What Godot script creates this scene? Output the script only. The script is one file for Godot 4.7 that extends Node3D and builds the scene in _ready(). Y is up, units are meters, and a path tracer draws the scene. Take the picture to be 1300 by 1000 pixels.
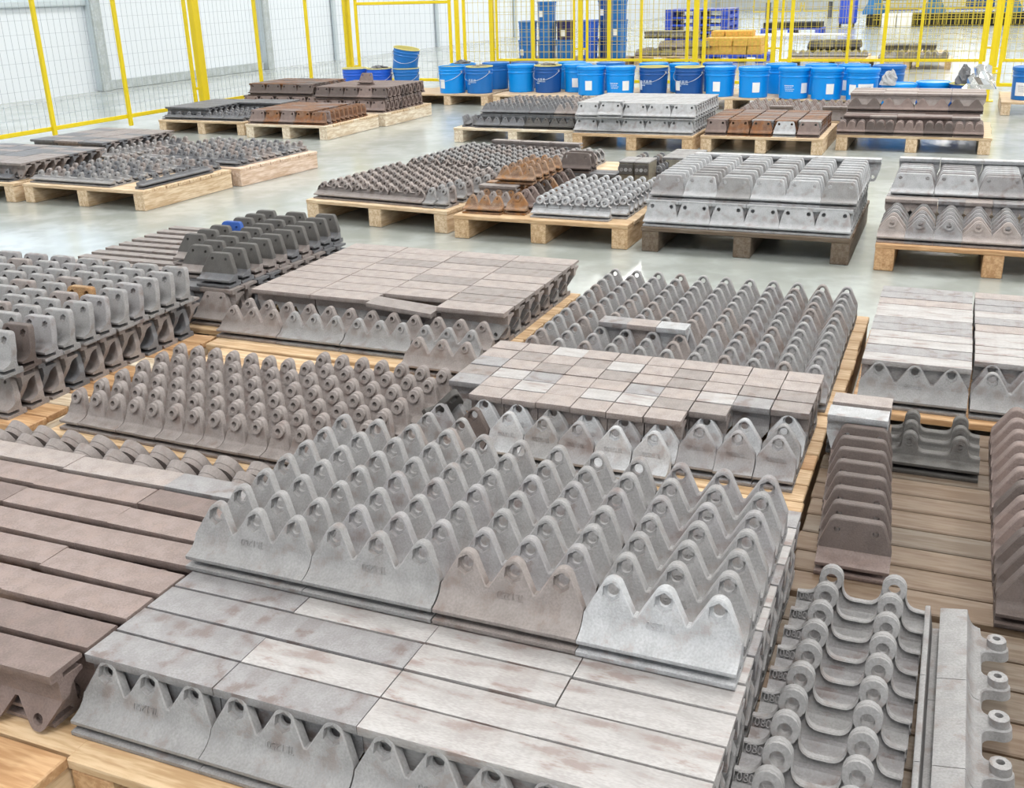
extends Node3D
# Warehouse floor with pallets of iron castings, blue pails and a yellow mesh fence.

const LENS := 1320.0            # focal length in pixels of the 1300x1000 frame
var cam: Camera3D
var rng := RandomNumberGenerator.new()
var used := {}
var M := {}                      # materials
var K := {}                      # kinds of casting
var frame := Transform3D()       # where the stack that is being built stands
const ORD := ["first", "second", "third", "fourth", "fifth", "sixth", "seventh", "eighth", "ninth", "tenth", "eleventh", "twelfth", "thirteenth", "fourteenth", "fifteenth", "sixteenth"]

func _ready():
	rng.seed = 7
	cam = Camera3D.new()
	cam.name = "camera"
	cam.fov = rad_to_deg(2.0 * atan(500.0 / LENS))
	cam.near = 0.05
	cam.far = 300.0
	add_child(cam)
	cam.transform = Transform3D(Basis(Vector3.UP, deg_to_rad(23.0)) * Basis(Vector3.RIGHT, deg_to_rad(-21.3)) * Basis(Vector3.BACK, deg_to_rad(-1.5)), Vector3(0, 1.4, 0))
	cam.current = true
	var we := WorldEnvironment.new()
	we.name = "environment"
	var env := Environment.new()
	env.background_mode = Environment.BG_SKY
	var sky := Sky.new()
	var sm := ProceduralSkyMaterial.new()
	sm.sky_top_color = Color(0.72, 0.82, 0.95)
	sm.sky_horizon_color = Color(0.92, 0.95, 0.98)
	sm.ground_bottom_color = Color(0.5, 0.5, 0.5)
	sm.ground_horizon_color = Color(0.85, 0.87, 0.9)
	sm.sky_energy_multiplier = 1.6
	sky.sky_material = sm
	env.sky = sky
	env.tonemap_mode = Environment.TONE_MAPPER_LINEAR
	env.tonemap_exposure = 1.0
	env.sdfgi_enabled = true
	env.ssao_enabled = true
	env.ssil_enabled = true
	we.environment = env
	add_child(we)
	lamp_rows(42.0)
	make_materials()
	make_kinds()
	room()
	near_stacks()
	middle_stacks()
	far_stacks()
	pails()
	fences()
	background()

# ---------------------------------------------------------------- naming
func numbered(n: String) -> String:
	var k: int = used.get(n, 0)
	used[n] = k + 1
	return n if k == 0 else "%s_%03d" % [n, k]

func tag(o, label, category, group = ""):
	o.set_meta("label", label)
	o.set_meta("category", category)
	if group != "":
		o.set_meta("group", group)
	return o

func root_mesh(called, mesh, mat) -> MeshInstance3D:
	var o := MeshInstance3D.new()
	o.name = numbered(called)
	o.mesh = mesh
	o.material_override = mat
	add_child(o)
	return o

func thing(called, label, category, group = "") -> Node3D:
	var o := Node3D.new()
	o.name = numbered(called)
	add_child(o)
	return tag(o, label, category, group)

func part(parent, called, mesh, mat, at := Transform3D()) -> MeshInstance3D:
	var o := MeshInstance3D.new()
	o.name = called
	o.mesh = mesh
	o.material_override = mat
	parent.add_child(o, true)
	o.transform = at
	return o

func struct(called, mesh, mat, at := Transform3D()) -> MeshInstance3D:
	var o := root_mesh(called, mesh, mat)
	o.transform = at
	o.set_meta("kind", "structure")
	return o

func nth(i, n, first, last) -> String:
	if i == 0: return first
	if i == n - 1: return last
	return ""

# ---------------------------------------------------------------- geometry
class Geo:
	var v := PackedVector3Array()
	var n := PackedVector3Array()
	func tri(a, b, c, na, nb, nc):
		if (b - a).cross(c - a).dot(na + nb + nc) > 0.0:
			v.append_array([a, c, b])
			n.append_array([na, nc, nb])
		else:
			v.append_array([a, b, c])
			n.append_array([na, nb, nc])
	func quad(a, b, c, d, na, nb, nc, nd):
		tri(a, b, c, na, nb, nc)
		tri(a, c, d, na, nc, nd)
	func flat(a, b, c, d, nn):
		quad(a, b, c, d, nn, nn, nn, nn)
	# a polyline swept straight from depth d0 to d1; sgn 1 puts the normals on the right of the line
	func wall(p: PackedVector2Array, closed: bool, m: Transform3D, d0: float, d1: float, sgn := 1.0):
		var c := p.size()
		var segs := c if closed else c - 1
		var nn := []
		for i in segs:
			var e := (p[(i + 1) % c] - p[i]).normalized()
			nn.append(Vector2(e.y, -e.x) * sgn)
		for i in segs:
			var a: Vector2 = nn[i]
			var b: Vector2 = nn[i]
			if (closed or i > 0) and nn[i].dot(nn[(i - 1 + segs) % segs]) > 0.7:
				a = (nn[i] + nn[(i - 1 + segs) % segs]).normalized()
			if (closed or i < segs - 1) and nn[i].dot(nn[(i + 1) % segs]) > 0.7:
				b = (nn[i] + nn[(i + 1) % segs]).normalized()
			var q := p[(i + 1) % c]
			var na := m.basis * Vector3(a.x, a.y, 0)
			var nb := m.basis * Vector3(b.x, b.y, 0)
			quad(m * Vector3(p[i].x, p[i].y, d0), m * Vector3(q.x, q.y, d0), m * Vector3(q.x, q.y, d1), m * Vector3(p[i].x, p[i].y, d1), na, nb, nb, na)
	func face(p: PackedVector2Array, m: Transform3D, d: float, s: float):
		var ix := Geometry2D.triangulate_polygon(p)
		var nn := m.basis * Vector3(0, 0, s)
		for i in range(0, ix.size(), 3):
			tri(m * Vector3(p[ix[i]].x, p[ix[i]].y, d), m * Vector3(p[ix[i + 1]].x, p[ix[i + 1]].y, d), m * Vector3(p[ix[i + 2]].x, p[ix[i + 2]].y, d), nn, nn, nn)
	func prism(p: PackedVector2Array, m: Transform3D, d0: float, d1: float):
		var area := 0.0
		for i in p.size():
			area += p[i].cross(p[(i + 1) % p.size()])
		wall(p, true, m, d0, d1, 1.0 if area > 0 else -1.0)
		face(p, m, d0, -1)
		face(p, m, d1, 1)
	# ring between two circles in the xy plane
	func ring(c: Vector2, p: PackedVector2Array, z0: float, q: PackedVector2Array, z1: float, nn: Vector3):
		for i in p.size():
			var j := (i + 1) % p.size()
			flat(Vector3(p[i].x, p[i].y, z0), Vector3(p[j].x, p[j].y, z0), Vector3(q[j].x, q[j].y, z1), Vector3(q[i].x, q[i].y, z1), nn)
	# a box with chamfered edges
	func box(lo: Vector3, hi: Vector3, b := 0.0, m := Transform3D()):
		if b <= 0.0:
			for ax in 3:
				for s in [0, 1]:
					var u := (ax + 1) % 3
					var w := (ax + 2) % 3
					var nn := Vector3()
					nn[ax] = 1.0 if s else -1.0
					var q := []
					for k in [[0, 0], [1, 0], [1, 1], [0, 1]]:
						var pt := Vector3()
						pt[ax] = hi[ax] if s else lo[ax]
						pt[u] = hi[u] if k[0] else lo[u]
						pt[w] = hi[w] if k[1] else lo[w]
						q.append(m * pt)
					var n2 := m.basis * nn
					flat(q[0], q[1], q[2], q[3], n2)
			return
		# 8-sided section along the longest axis, with small end insets
		var e := hi - lo
		var ax: int = e.max_axis_index()
		var u := (ax + 1) % 3
		var w := (ax + 2) % 3
		var loops := []
		for k in 4:
			var at: float = [lo[ax], lo[ax] + b, hi[ax] - b, hi[ax]][k]
			var i: float = b if k == 0 or k == 3 else 0.0
			var c := b
			var l := []
			for s in [[0, 0, 1, 0], [1, 0, -1, 0], [1, 0, 0, 1], [1, 1, 0, -1], [1, 1, -1, 0], [0, 1, 1, 0], [0, 1, 0, -1], [0, 0, 0, 1]]:
				var pt := Vector3()
				pt[ax] = at
				pt[u] = (hi[u] - i if s[0] else lo[u] + i) + s[2] * c * (1.0 if i == 0.0 else 0.6)
				pt[w] = (hi[w] - i if s[1] else lo[w] + i) + s[3] * c * (1.0 if i == 0.0 else 0.6)
				l.append(m * pt)
			loops.append(l)
		var mid := m * ((lo + hi) / 2)
		for k in 3:
			for i in 8:
				var j := (i + 1) % 8
				var a: Vector3 = loops[k][i]
				var nn: Vector3 = (loops[k][j] - a).cross(loops[k + 1][i] - a).normalized()
				if nn.dot((a + loops[k + 1][j]) / 2 - mid) < 0: nn = -nn
				flat(a, loops[k][j], loops[k + 1][j], loops[k + 1][i], nn)
		for k in [0, 3]:
			var nn := Vector3()
			nn[ax] = -1.0 if k == 0 else 1.0
			nn = m.basis * nn
			for i in range(1, 7):
				tri(loops[k][0], loops[k][i], loops[k][i + 1], nn, nn, nn)
	# profile of (radius, height) turned about y
	func lathe(p: PackedVector2Array, seg := 24, m := Transform3D()):
		for i in p.size() - 1:
			var e := (p[i + 1] - p[i]).normalized()
			var n2 := Vector2(e.y, -e.x)
			for k in seg:
				var a := TAU * k / seg
				var b := TAU * (k + 1) / seg
				var da := Vector3(cos(a), 0, sin(a))
				var db := Vector3(cos(b), 0, sin(b))
				var na := m.basis * (da * n2.x + Vector3.UP * n2.y)
				var nb := m.basis * (db * n2.x + Vector3.UP * n2.y)
				var up := Vector3.UP
				quad(m * (da * p[i].x + up * p[i].y), m * (db * p[i].x + up * p[i].y), m * (db * p[i + 1].x + up * p[i + 1].y), m * (da * p[i + 1].x + up * p[i + 1].y), na, nb, nb, na)
	func tube(pts: PackedVector3Array, r: float, seg := 6):
		for i in pts.size() - 1:
			var d := (pts[i + 1] - pts[i]).normalized()
			var s := d.cross(Vector3.UP if absf(d.y) < 0.9 else Vector3.RIGHT).normalized()
			var t := d.cross(s)
			for k in seg:
				var na := s * cos(TAU * k / seg) + t * sin(TAU * k / seg)
				var nb := s * cos(TAU * (k + 1) / seg) + t * sin(TAU * (k + 1) / seg)
				quad(pts[i] + na * r, pts[i] + nb * r, pts[i + 1] + nb * r, pts[i + 1] + na * r, na, nb, nb, na)
	func mesh() -> ArrayMesh:
		var a := []
		a.resize(Mesh.ARRAY_MAX)
		a[Mesh.ARRAY_VERTEX] = v
		a[Mesh.ARRAY_NORMAL] = n
		var me := ArrayMesh.new()
		me.add_surface_from_arrays(Mesh.PRIMITIVE_TRIANGLES, a)
		return me

var box_cache := {}
func box_mesh(size: Vector3, b := 0.0, base := true) -> ArrayMesh:
	var key := [size, b, base]
	if not box_cache.has(key):
		var g := Geo.new()
		var y0 := 0.0 if base else -size.y / 2
		g.box(Vector3(-size.x / 2, y0, -size.z / 2), Vector3(size.x / 2, y0 + size.y, size.z / 2), b)
		box_cache[key] = g.mesh()
	return box_cache[key]

func at(x, y, z, yaw := 0.0) -> Transform3D:
	return Transform3D(Basis(Vector3.UP, yaw), Vector3(x, y, z))

# ---------------------------------------------------------------- materials
func noise_image(freq: float, octaves: int, seed_: int, size := 512, type := FastNoiseLite.TYPE_SIMPLEX_SMOOTH) -> Image:
	var f := FastNoiseLite.new()
	f.noise_type = type
	f.seed = seed_
	f.frequency = freq
	f.fractal_octaves = octaves
	return f.get_seamless_image(size, size)

func blend_tex(fine: Image, coarse: Image, stain: Image, lo: Color, hi: Color, spot: Color, from: float, to: float, amount: float) -> ImageTexture:
	var s := fine.get_width()
	var im := Image.create(s, s, false, Image.FORMAT_RGB8)
	for y in s:
		for x in s:
			var a := fine.get_pixel(x, y).r * 0.55 + coarse.get_pixel(x, y).r * 0.45
			var c := lo.lerp(hi, smoothstep(0.25, 0.75, a))
			var k := smoothstep(from, to, stain.get_pixel(x, y).r * 0.75 + fine.get_pixel(x, y).r * 0.25) * amount
			im.set_pixel(x, y, c.lerp(spot, k))
	im.generate_mipmaps()
	return ImageTexture.create_from_image(im)

func stuff_mat(tex, color: Color, scale: Vector3, rough: float, nrm = null, nscale := 1.0, world := true) -> StandardMaterial3D:
	var m := StandardMaterial3D.new()
	m.albedo_color = color
	if tex: m.albedo_texture = tex
	m.roughness = rough
	m.uv1_triplanar = true
	m.uv1_world_triplanar = world
	m.uv1_scale = scale
	if nrm:
		m.normal_enabled = true
		m.normal_texture = nrm
		m.normal_scale = nscale
	return m

func plain(color: Color, rough := 0.5, metal := 0.0) -> StandardMaterial3D:
	var m := StandardMaterial3D.new()
	m.albedo_color = color
	m.roughness = rough
	m.metallic = metal
	return m

func make_materials():
	var fine := noise_image(0.11, 4, 3)
	var coarse := noise_image(0.012, 3, 11)
	var spots := noise_image(0.008, 5, 23)
	var bump := noise_image(0.16, 3, 5)
	bump.convert(Image.FORMAT_RGBA8)
	bump.bump_map_to_normal_map(2.0)
	var nrm := ImageTexture.create_from_image(bump)
	var w := Color(1, 1, 1)
	var grey_tex := blend_tex(fine, coarse, spots, Color(0.86, 0.86, 0.86), w, Color(0.72, 0.62, 0.58), 0.62, 0.78, 0.45)
	var worn_tex := blend_tex(fine, coarse, spots, Color(0.88, 0.87, 0.87), w, Color(0.74, 0.65, 0.62), 0.56, 0.80, 0.75)
	var brown_tex := blend_tex(fine, coarse, spots, Color(0.86, 0.85, 0.84), w, Color(1.0, 0.98, 0.96), 0.55, 0.7, 0.6)
	var rust_tex := blend_tex(fine, coarse, spots, Color(0.7, 0.62, 0.58), w, Color(1.0, 0.78, 0.45), 0.5, 0.7, 0.7)
	var tones := {
		"grey": [grey_tex, Color(0.625, 0.62, 0.62)], "pale": [worn_tex, Color(0.74, 0.73, 0.725)], "silver": [grey_tex, Color(0.755, 0.76, 0.77)],
		"worn": [worn_tex, Color(0.625, 0.62, 0.625)], "taupe": [grey_tex, Color(0.61, 0.575, 0.56)], "dusty": [brown_tex, Color(0.685, 0.645, 0.63)],
		"brown": [brown_tex, Color(0.53, 0.465, 0.445)], "umber": [brown_tex, Color(0.39, 0.345, 0.33)], "rust": [rust_tex, Color(0.56, 0.43, 0.335)],
		"cocoa": [brown_tex, Color(0.615, 0.55, 0.53)], "tan": [rust_tex, Color(0.66, 0.56, 0.47)], "ochre": [rust_tex, Color(0.70, 0.575, 0.40)], "dark": [grey_tex, Color(0.36, 0.35, 0.34)], "steel": [grey_tex, Color(0.47, 0.475, 0.49)],
		"blue": [brown_tex, Color(0.10, 0.33, 0.68)], "olive": [grey_tex, Color(0.52, 0.50, 0.44)]}
	for t in tones:
		tones[t][1] = Color(tones[t][1].r * 0.955, tones[t][1].g * 0.955, tones[t][1].b * 0.96)
		M[t] = stuff_mat(tones[t][0], tones[t][1], Vector3(1.3, 2.7, 4.2) if t == "pale" else Vector3(2.7, 2.7, 2.7), 0.6, nrm, 0.35)
	# wood
	var g1 := noise_image(0.02, 4, 31)
	var g2 := noise_image(0.006, 2, 37)
	var wood_tex := blend_tex(g1, g2, spots, Color(0.86, 0.81, 0.75), w, Color(0.75, 0.66, 0.58), 0.62, 0.78, 0.5)
	var woods := {"pine": Color(0.87, 0.79, 0.68), "honey": Color(0.83, 0.725, 0.59), "pink_pine": Color(0.89, 0.81, 0.75), "whitewood": Color(0.92, 0.88, 0.81), "old": Color(0.47, 0.405, 0.345), "grey_old": Color(0.44, 0.395, 0.35), "orange": Color(0.80, 0.655, 0.50)}
	for k in woods:
		M[k + "_x"] = stuff_mat(wood_tex, woods[k], Vector3(0.8, 7, 7), 0.65)
		M[k + "_z"] = stuff_mat(wood_tex, woods[k], Vector3(7, 7, 0.8), 0.65)
	# floor, walls
	var f1 := noise_image(0.03, 5, 41)
	var f2 := noise_image(0.006, 3, 43)
	var floor_tex := blend_tex(f1, f2, spots, Color(0.90, 0.90, 0.89), w, Color(0.86, 0.86, 0.84), 0.5, 0.7, 0.6)
	M.floor = stuff_mat(floor_tex, Color(0.70, 0.72, 0.71), Vector3(0.35, 0.35, 0.35), 0.20)
	M.floor.metallic_specular = 0.5
	M.wall = plain(Color(0.85, 0.875, 0.90), 0.55)
	M.ceiling = plain(Color(0.9, 0.9, 0.9), 0.8)
	M.steel_grey = plain(Color(0.74, 0.78, 0.80), 0.5)
	M.kerb = stuff_mat(floor_tex, Color(0.72, 0.75, 0.76), Vector3(1.5, 1.5, 1.5), 0.7)
	M.yellow = plain(Color(0.90, 0.80, 0.06), 0.45)
	M.wire_grey = plain(Color(0.62, 0.66, 0.70), 0.5)
	M.wire_yellow = plain(Color(0.78, 0.70, 0.24), 0.5)
	M.pail = plain(Color(0.0, 0.56, 0.90), 0.35)
	M.pail_deep = plain(Color(0.10, 0.43, 0.73), 0.4)
	M.pail_navy = plain(Color(0.09, 0.32, 0.60), 0.4)
	M.pail_indigo = plain(Color(0.13, 0.13, 0.36), 0.45)
	M.pail_royal = plain(Color(0.10, 0.36, 0.80), 0.4)
	M.inside = plain(Color(0.80, 0.77, 0.50), 0.4)
	M.paper = plain(Color(0.92, 0.92, 0.92), 0.8)
	M.print_white = plain(Color(0.86, 0.92, 0.97), 0.7)
	M.print_grey = plain(Color(0.62, 0.63, 0.66), 0.8)
	M.wire_metal = plain(Color(0.75, 0.77, 0.8), 0.35, 0.6)
	M.foil = plain(Color(0.86, 0.86, 0.86), 0.18, 0.85)
	M.carton = stuff_mat(brown_tex, Color(0.90, 0.71, 0.36), Vector3(2, 2, 2), 0.75)
	M.plastic_blue = plain(Color(0.16, 0.30, 0.74), 0.45)
	M.black = plain(Color(0.10, 0.10, 0.10), 0.6)
	M.machine_blue = plain(Color(0.26, 0.56, 0.80), 0.4)
	M.tank_blue = plain(Color(0.22, 0.35, 0.82), 0.4)
	M.white_film = plain(Color(0.95, 0.96, 0.97), 0.5)
	M.lamp = plain(Color(1, 1, 1), 0.5)
	M.lamp.emission_enabled = true
	M.lamp.emission = Color(1, 1, 1)
	M.lamp.emission_energy_multiplier = 3.0
	M.glass = plain(Color(0.85, 0.95, 0.98, 0.12), 0.05)
	M.glass.transparency = BaseMaterial3D.TRANSPARENCY_ALPHA
	M.foam = plain(Color(0.93, 0.93, 0.91), 0.8)

# ---------------------------------------------------------------- castings
func arc(c: Vector2, r: float, a0: float, a1: float, k: int) -> PackedVector2Array:
	var o := PackedVector2Array()
	for i in k + 1:
		var a := lerpf(a0, a1, float(i) / k)
		o.append(c + Vector2(cos(a), sin(a)) * r)
	return o

# outline of a web with rounded lugs, left to right; x must only grow
func lug_outline(L: float, y1: float, lugs: Array, r: float, valley: float, shoulder: float, flat := 0.0, bell := 0.0, k := 8) -> PackedVector2Array:
	var o := PackedVector2Array()
	var h := L / 2
	o.append(Vector2(-h, y1))
	o.append(Vector2(-h + bell, shoulder))
	var left := Vector2(-h + bell, shoulder)
	for i in lugs.size():
		var c: Vector2 = lugs[i]
		var right := Vector2(h - bell, shoulder)
		if i < lugs.size() - 1:
			right = Vector2((c.x + lugs[i + 1].x) / 2 - flat, valley)
		var dl := left - c
		var a0 := dl.angle() - acos(clampf(r / dl.length(), -1, 1))
		var dr := right - c
		var a1 := dr.angle() + acos(clampf(r / dr.length(), -1, 1))
		if a0 < 0: a0 += TAU
		o.append_array(arc(c, r, minf(a0, PI), maxf(a1, 0.0), k))
		if i < lugs.size() - 1:
			o.append(right)
			left = right
			if flat > 0.0:
				left = Vector2((c.x + lugs[i + 1].x) / 2 + flat, valley)
				o.append(left)
	o.append(Vector2(h - bell, shoulder))
	o.append(Vector2(h, y1))
	return o

# lugs with round heads on concave flanks that run out into low wings
func ring_outline(L: float, y1: float, lugs: Array, r: float, base: float, reach: float, k := 10) -> PackedVector2Array:
	var o := PackedVector2Array([Vector2(-L / 2, y1), Vector2(-L / 2, base - 0.001)])
	for c in lugs:
		for s in [-1, 1]:
			var run := PackedVector2Array()
			var foot := Vector2(c.x + s * (r + reach), base)
			var neck := Vector2(c.x + s * r, c.y - r * 0.3)
			for i in 6:
				var t := i / 5.0
				run.append(foot.lerp(Vector2(neck.x + s * 0.0005, base), t).lerp(Vector2(neck.x + s * 0.0005, base).lerp(neck, t), t))
			if s < 0:
				o.append_array(run)
				o.append_array(arc(c, r * 0.998, PI, 0, k))
			else:
				run.reverse()
				o.append_array(run)
	o.append(Vector2(L / 2, base - 0.001))
	o.append(Vector2(L / 2, y1))
	return o

func top_at(o: PackedVector2Array, x: float) -> float:
	for i in range(1, o.size() - 2):
		if o[i].x <= x and x <= o[i + 1].x and o[i + 1].x > o[i].x:
			return lerpf(o[i].y, o[i + 1].y, (x - o[i].x) / (o[i + 1].x - o[i].x))
	return o[1].y

# sole plate with a slot under a flared lip (returned first) and the web that rises from it (second)
func casting(called: String, L: float, outline: PackedVector2Array, holes: Array, d := {}):
	var wf: float = d.get("wf", 0.04)
	var wb: float = d.get("wb", 0.04)
	var zw: float = d.get("zw", -0.02)
	var tw: float = d.get("tw", 0.018)
	var lean: float = d.get("lean", 0.34)      # how far the web comes forward on its way down
	var y1: float = outline[0].y
	var yref: float = holes[0].c.y
	var lip: float = d.get("lip", 0.009)
	var yl: float = minf(d.get("yl", 0.032), y1 - 0.009)
	var ts: float = minf(d.get("ts", 0.010), yl - lip - 0.008)
	var tb: float = d.get("tb", 0.019)         # the sole is thicker behind the web
	var wl: float = wf - 0.004
	var z1 := zw + lean * (yref - y1)
	var zs := z1 - tw + 0.013
	var p := PackedVector2Array([Vector2(-wb, 0), Vector2(wf - 0.002, 0), Vector2(wf, 0.002), Vector2(wf, ts), Vector2(zs, ts + 0.001), Vector2(zs, yl - lip - 0.002), Vector2(wl - 0.001, yl - lip), Vector2(wl, yl - lip + 0.002), Vector2(wl, yl - 0.001)])
	var from := Vector2(wl - 0.002, yl)
	var to := Vector2(z1, y1)
	var bend := to + Vector2(lean, -1.0) * (y1 - yl) * 0.8
	for i in 6:
		p.append(from.bezier_interpolate(from.lerp(bend, 0.667), to.lerp(bend, 0.667), to, i / 6.0))
	p.append_array([to, Vector2(z1 - tw, y1), Vector2(z1 - tw, tb + 0.006), Vector2(z1 - tw - 0.003, tb), Vector2(-wb + 0.002, tb), Vector2(-wb, tb - 0.002)])
	var lo := Geo.new()
	lo.prism(p, Transform3D(Basis(Vector3(0, 0, 1), Vector3(0, 1, 0), Vector3(1, 0, 0)), Vector3()), -L / 2, L / 2)
	var g := Geo.new()
	var idm := Transform3D()
	var bev := 0.0022
	g.wall(outline, false, idm, zw - tw, zw - bev, -1.0)
	var inset := PackedVector2Array()
	var nor := []
	for i in outline.size():
		var ea := (outline[i] - outline[maxi(i - 1, 0)]).normalized()
		var eb := (outline[mini(i + 1, outline.size() - 1)] - outline[i]).normalized()
		var e := (ea + eb).normalized()
		nor.append(Vector2(-e.y, e.x))
		inset.append(outline[i] - Vector2(-e.y, e.x) * bev)
	for i in range(1, inset.size()):
		inset[i].x = maxf(inset[i].x, inset[i - 1].x + 1e-5)
	for i in outline.size() - 1:
		var na := Vector3(nor[i].x, nor[i].y, 1).normalized()
		var nb := Vector3(nor[i + 1].x, nor[i + 1].y, 1).normalized()
		g.quad(Vector3(outline[i].x, outline[i].y, zw - bev), Vector3(outline[i + 1].x, outline[i + 1].y, zw - bev), Vector3(inset[i + 1].x, inset[i + 1].y, zw), Vector3(inset[i].x, inset[i].y, zw), na, nb, nb, na)
	for side in 2:                       # 0 the front face, 1 the back
		var ol := inset if side == 0 else outline
		var xs := [ol[0].x]
		for hh in holes: xs.append(hh.c.x)
		xs.append(ol[ol.size() - 1].x)
		for i in xs.size() - 1:
			var a: float = xs[i]
			var b: float = xs[i + 1]
			var q := PackedVector2Array([Vector2(a, y1), Vector2(b, y1)])
			if i < holes.size():
				var hb = holes[i]
				q.append_array(half_hole(hb, side, true))
				q.append(Vector2(b, top_at(ol, b)))
			for k in range(ol.size() - 2, 0, -1):
				if ol[k].x > a + 1e-5 and ol[k].x < b - 1e-5: q.append(ol[k])
				elif (i == holes.size() and k == ol.size() - 2) or (i == 0 and k == 1):
					if ol[k].distance_to(q[q.size() - 1]) > 1e-6: q.append(ol[k])
			if i > 0:
				q.append(Vector2(a, top_at(ol, a)))
				q.append_array(half_hole(holes[i - 1], side, false))
			g.face(q, idm, zw if side == 0 else zw - tw, 1.0 if side == 0 else -1.0)
	for hh in holes:
		var n: int = hh.get("seg", 12)
		var circ := PackedVector2Array()
		var outer := PackedVector2Array()
		for i in n:
			var ang := PI / 2 + TAU * i / n
			var u := Vector2(cos(ang), sin(ang))
			circ.append(hh.c + u * hh.r)
			var ro: float = hh.get("hex", hh.get("boss", hh.r))
			if hh.has("hex"):
				var f := fposmod(ang - PI / 2, PI / 3) - PI / 6
				ro = hh.hex * cos(PI / 6) / cos(f)
			outer.append(hh.c + u * ro)
		if hh.has("hex"):
			g.wall(outer, true, idm, zw - 0.011, zw, -1.0)
			g.ring(hh.c, outer, zw - 0.011, circ, zw - 0.011, Vector3(0, 0, 1))
			g.wall(circ, true, idm, zw - tw, zw - 0.011, -1.0)
		elif hh.has("boss"):
			var t: float = hh.get("tall", 0.007)
			var mid := PackedVector2Array()
			for q in outer: mid.append(hh.c + (q - hh.c) * 0.9)
			g.wall(outer, true, idm, zw, zw + t - 0.002, 1.0)
			g.ring(hh.c, outer, zw + t - 0.002, mid, zw + t, Vector3(0, 0, 1))
			g.ring(hh.c, mid, zw + t, circ, zw + t, Vector3(0, 0, 1))
			if hh.get("blind", false):
				g.face(circ, idm, zw + t - 0.004, 1.0)
			else:
				g.wall(circ, true, idm, zw - tw, zw + t, -1.0)
		else:
			g.wall(circ, true, idm, zw - tw, zw, -1.0)
	for i in g.v.size():
		g.v[i].z += lean * (yref - g.v[i].y)
		g.n[i] = Vector3(g.n[i].x, g.n[i].y + lean * g.n[i].z, g.n[i].z).normalized()
	var both := Geo.new()
	both.v = lo.v + g.v
	both.n = lo.n + g.n
	var top := 0.0
	for q in outline: top = maxf(top, q.y)
	K[called] = {"sole": lo.mesh(), "web": g.mesh(), "both": both.mesh(), "L": L, "wf": wf, "wb": wb, "zw": zw, "lean": lean, "yref": yref, "top": top}

func half_hole(hh, side: int, left: bool) -> PackedVector2Array:
	var n: int = hh.get("seg", 12)
	var r: float = hh.r
	var o := PackedVector2Array()
	var hex: bool = side == 0 and hh.has("hex")
	if side == 0 and hh.has("boss"): r = hh.boss
	for i in n / 2 + 1:
		var a := -PI / 2 - PI * i / (n / 2) if left else PI / 2 - PI * i / (n / 2)
		var rr := r
		if hex:
			var f := fposmod(a - PI / 2, PI / 3) - PI / 6
			rr = hh.hex * cos(PI / 6) / cos(f)
		o.append(hh.c + Vector2(cos(a), sin(a)) * rr)
	return o

func lugs_at(xs: Array, y: float) -> Array:
	var o := []
	for x in xs: o.append(Vector2(x, y))
	return o

func holes_at(pts: Array, d: Dictionary) -> Array:
	var o := []
	for p in pts: o.append({"c": p}.merged(d))
	return o

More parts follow.
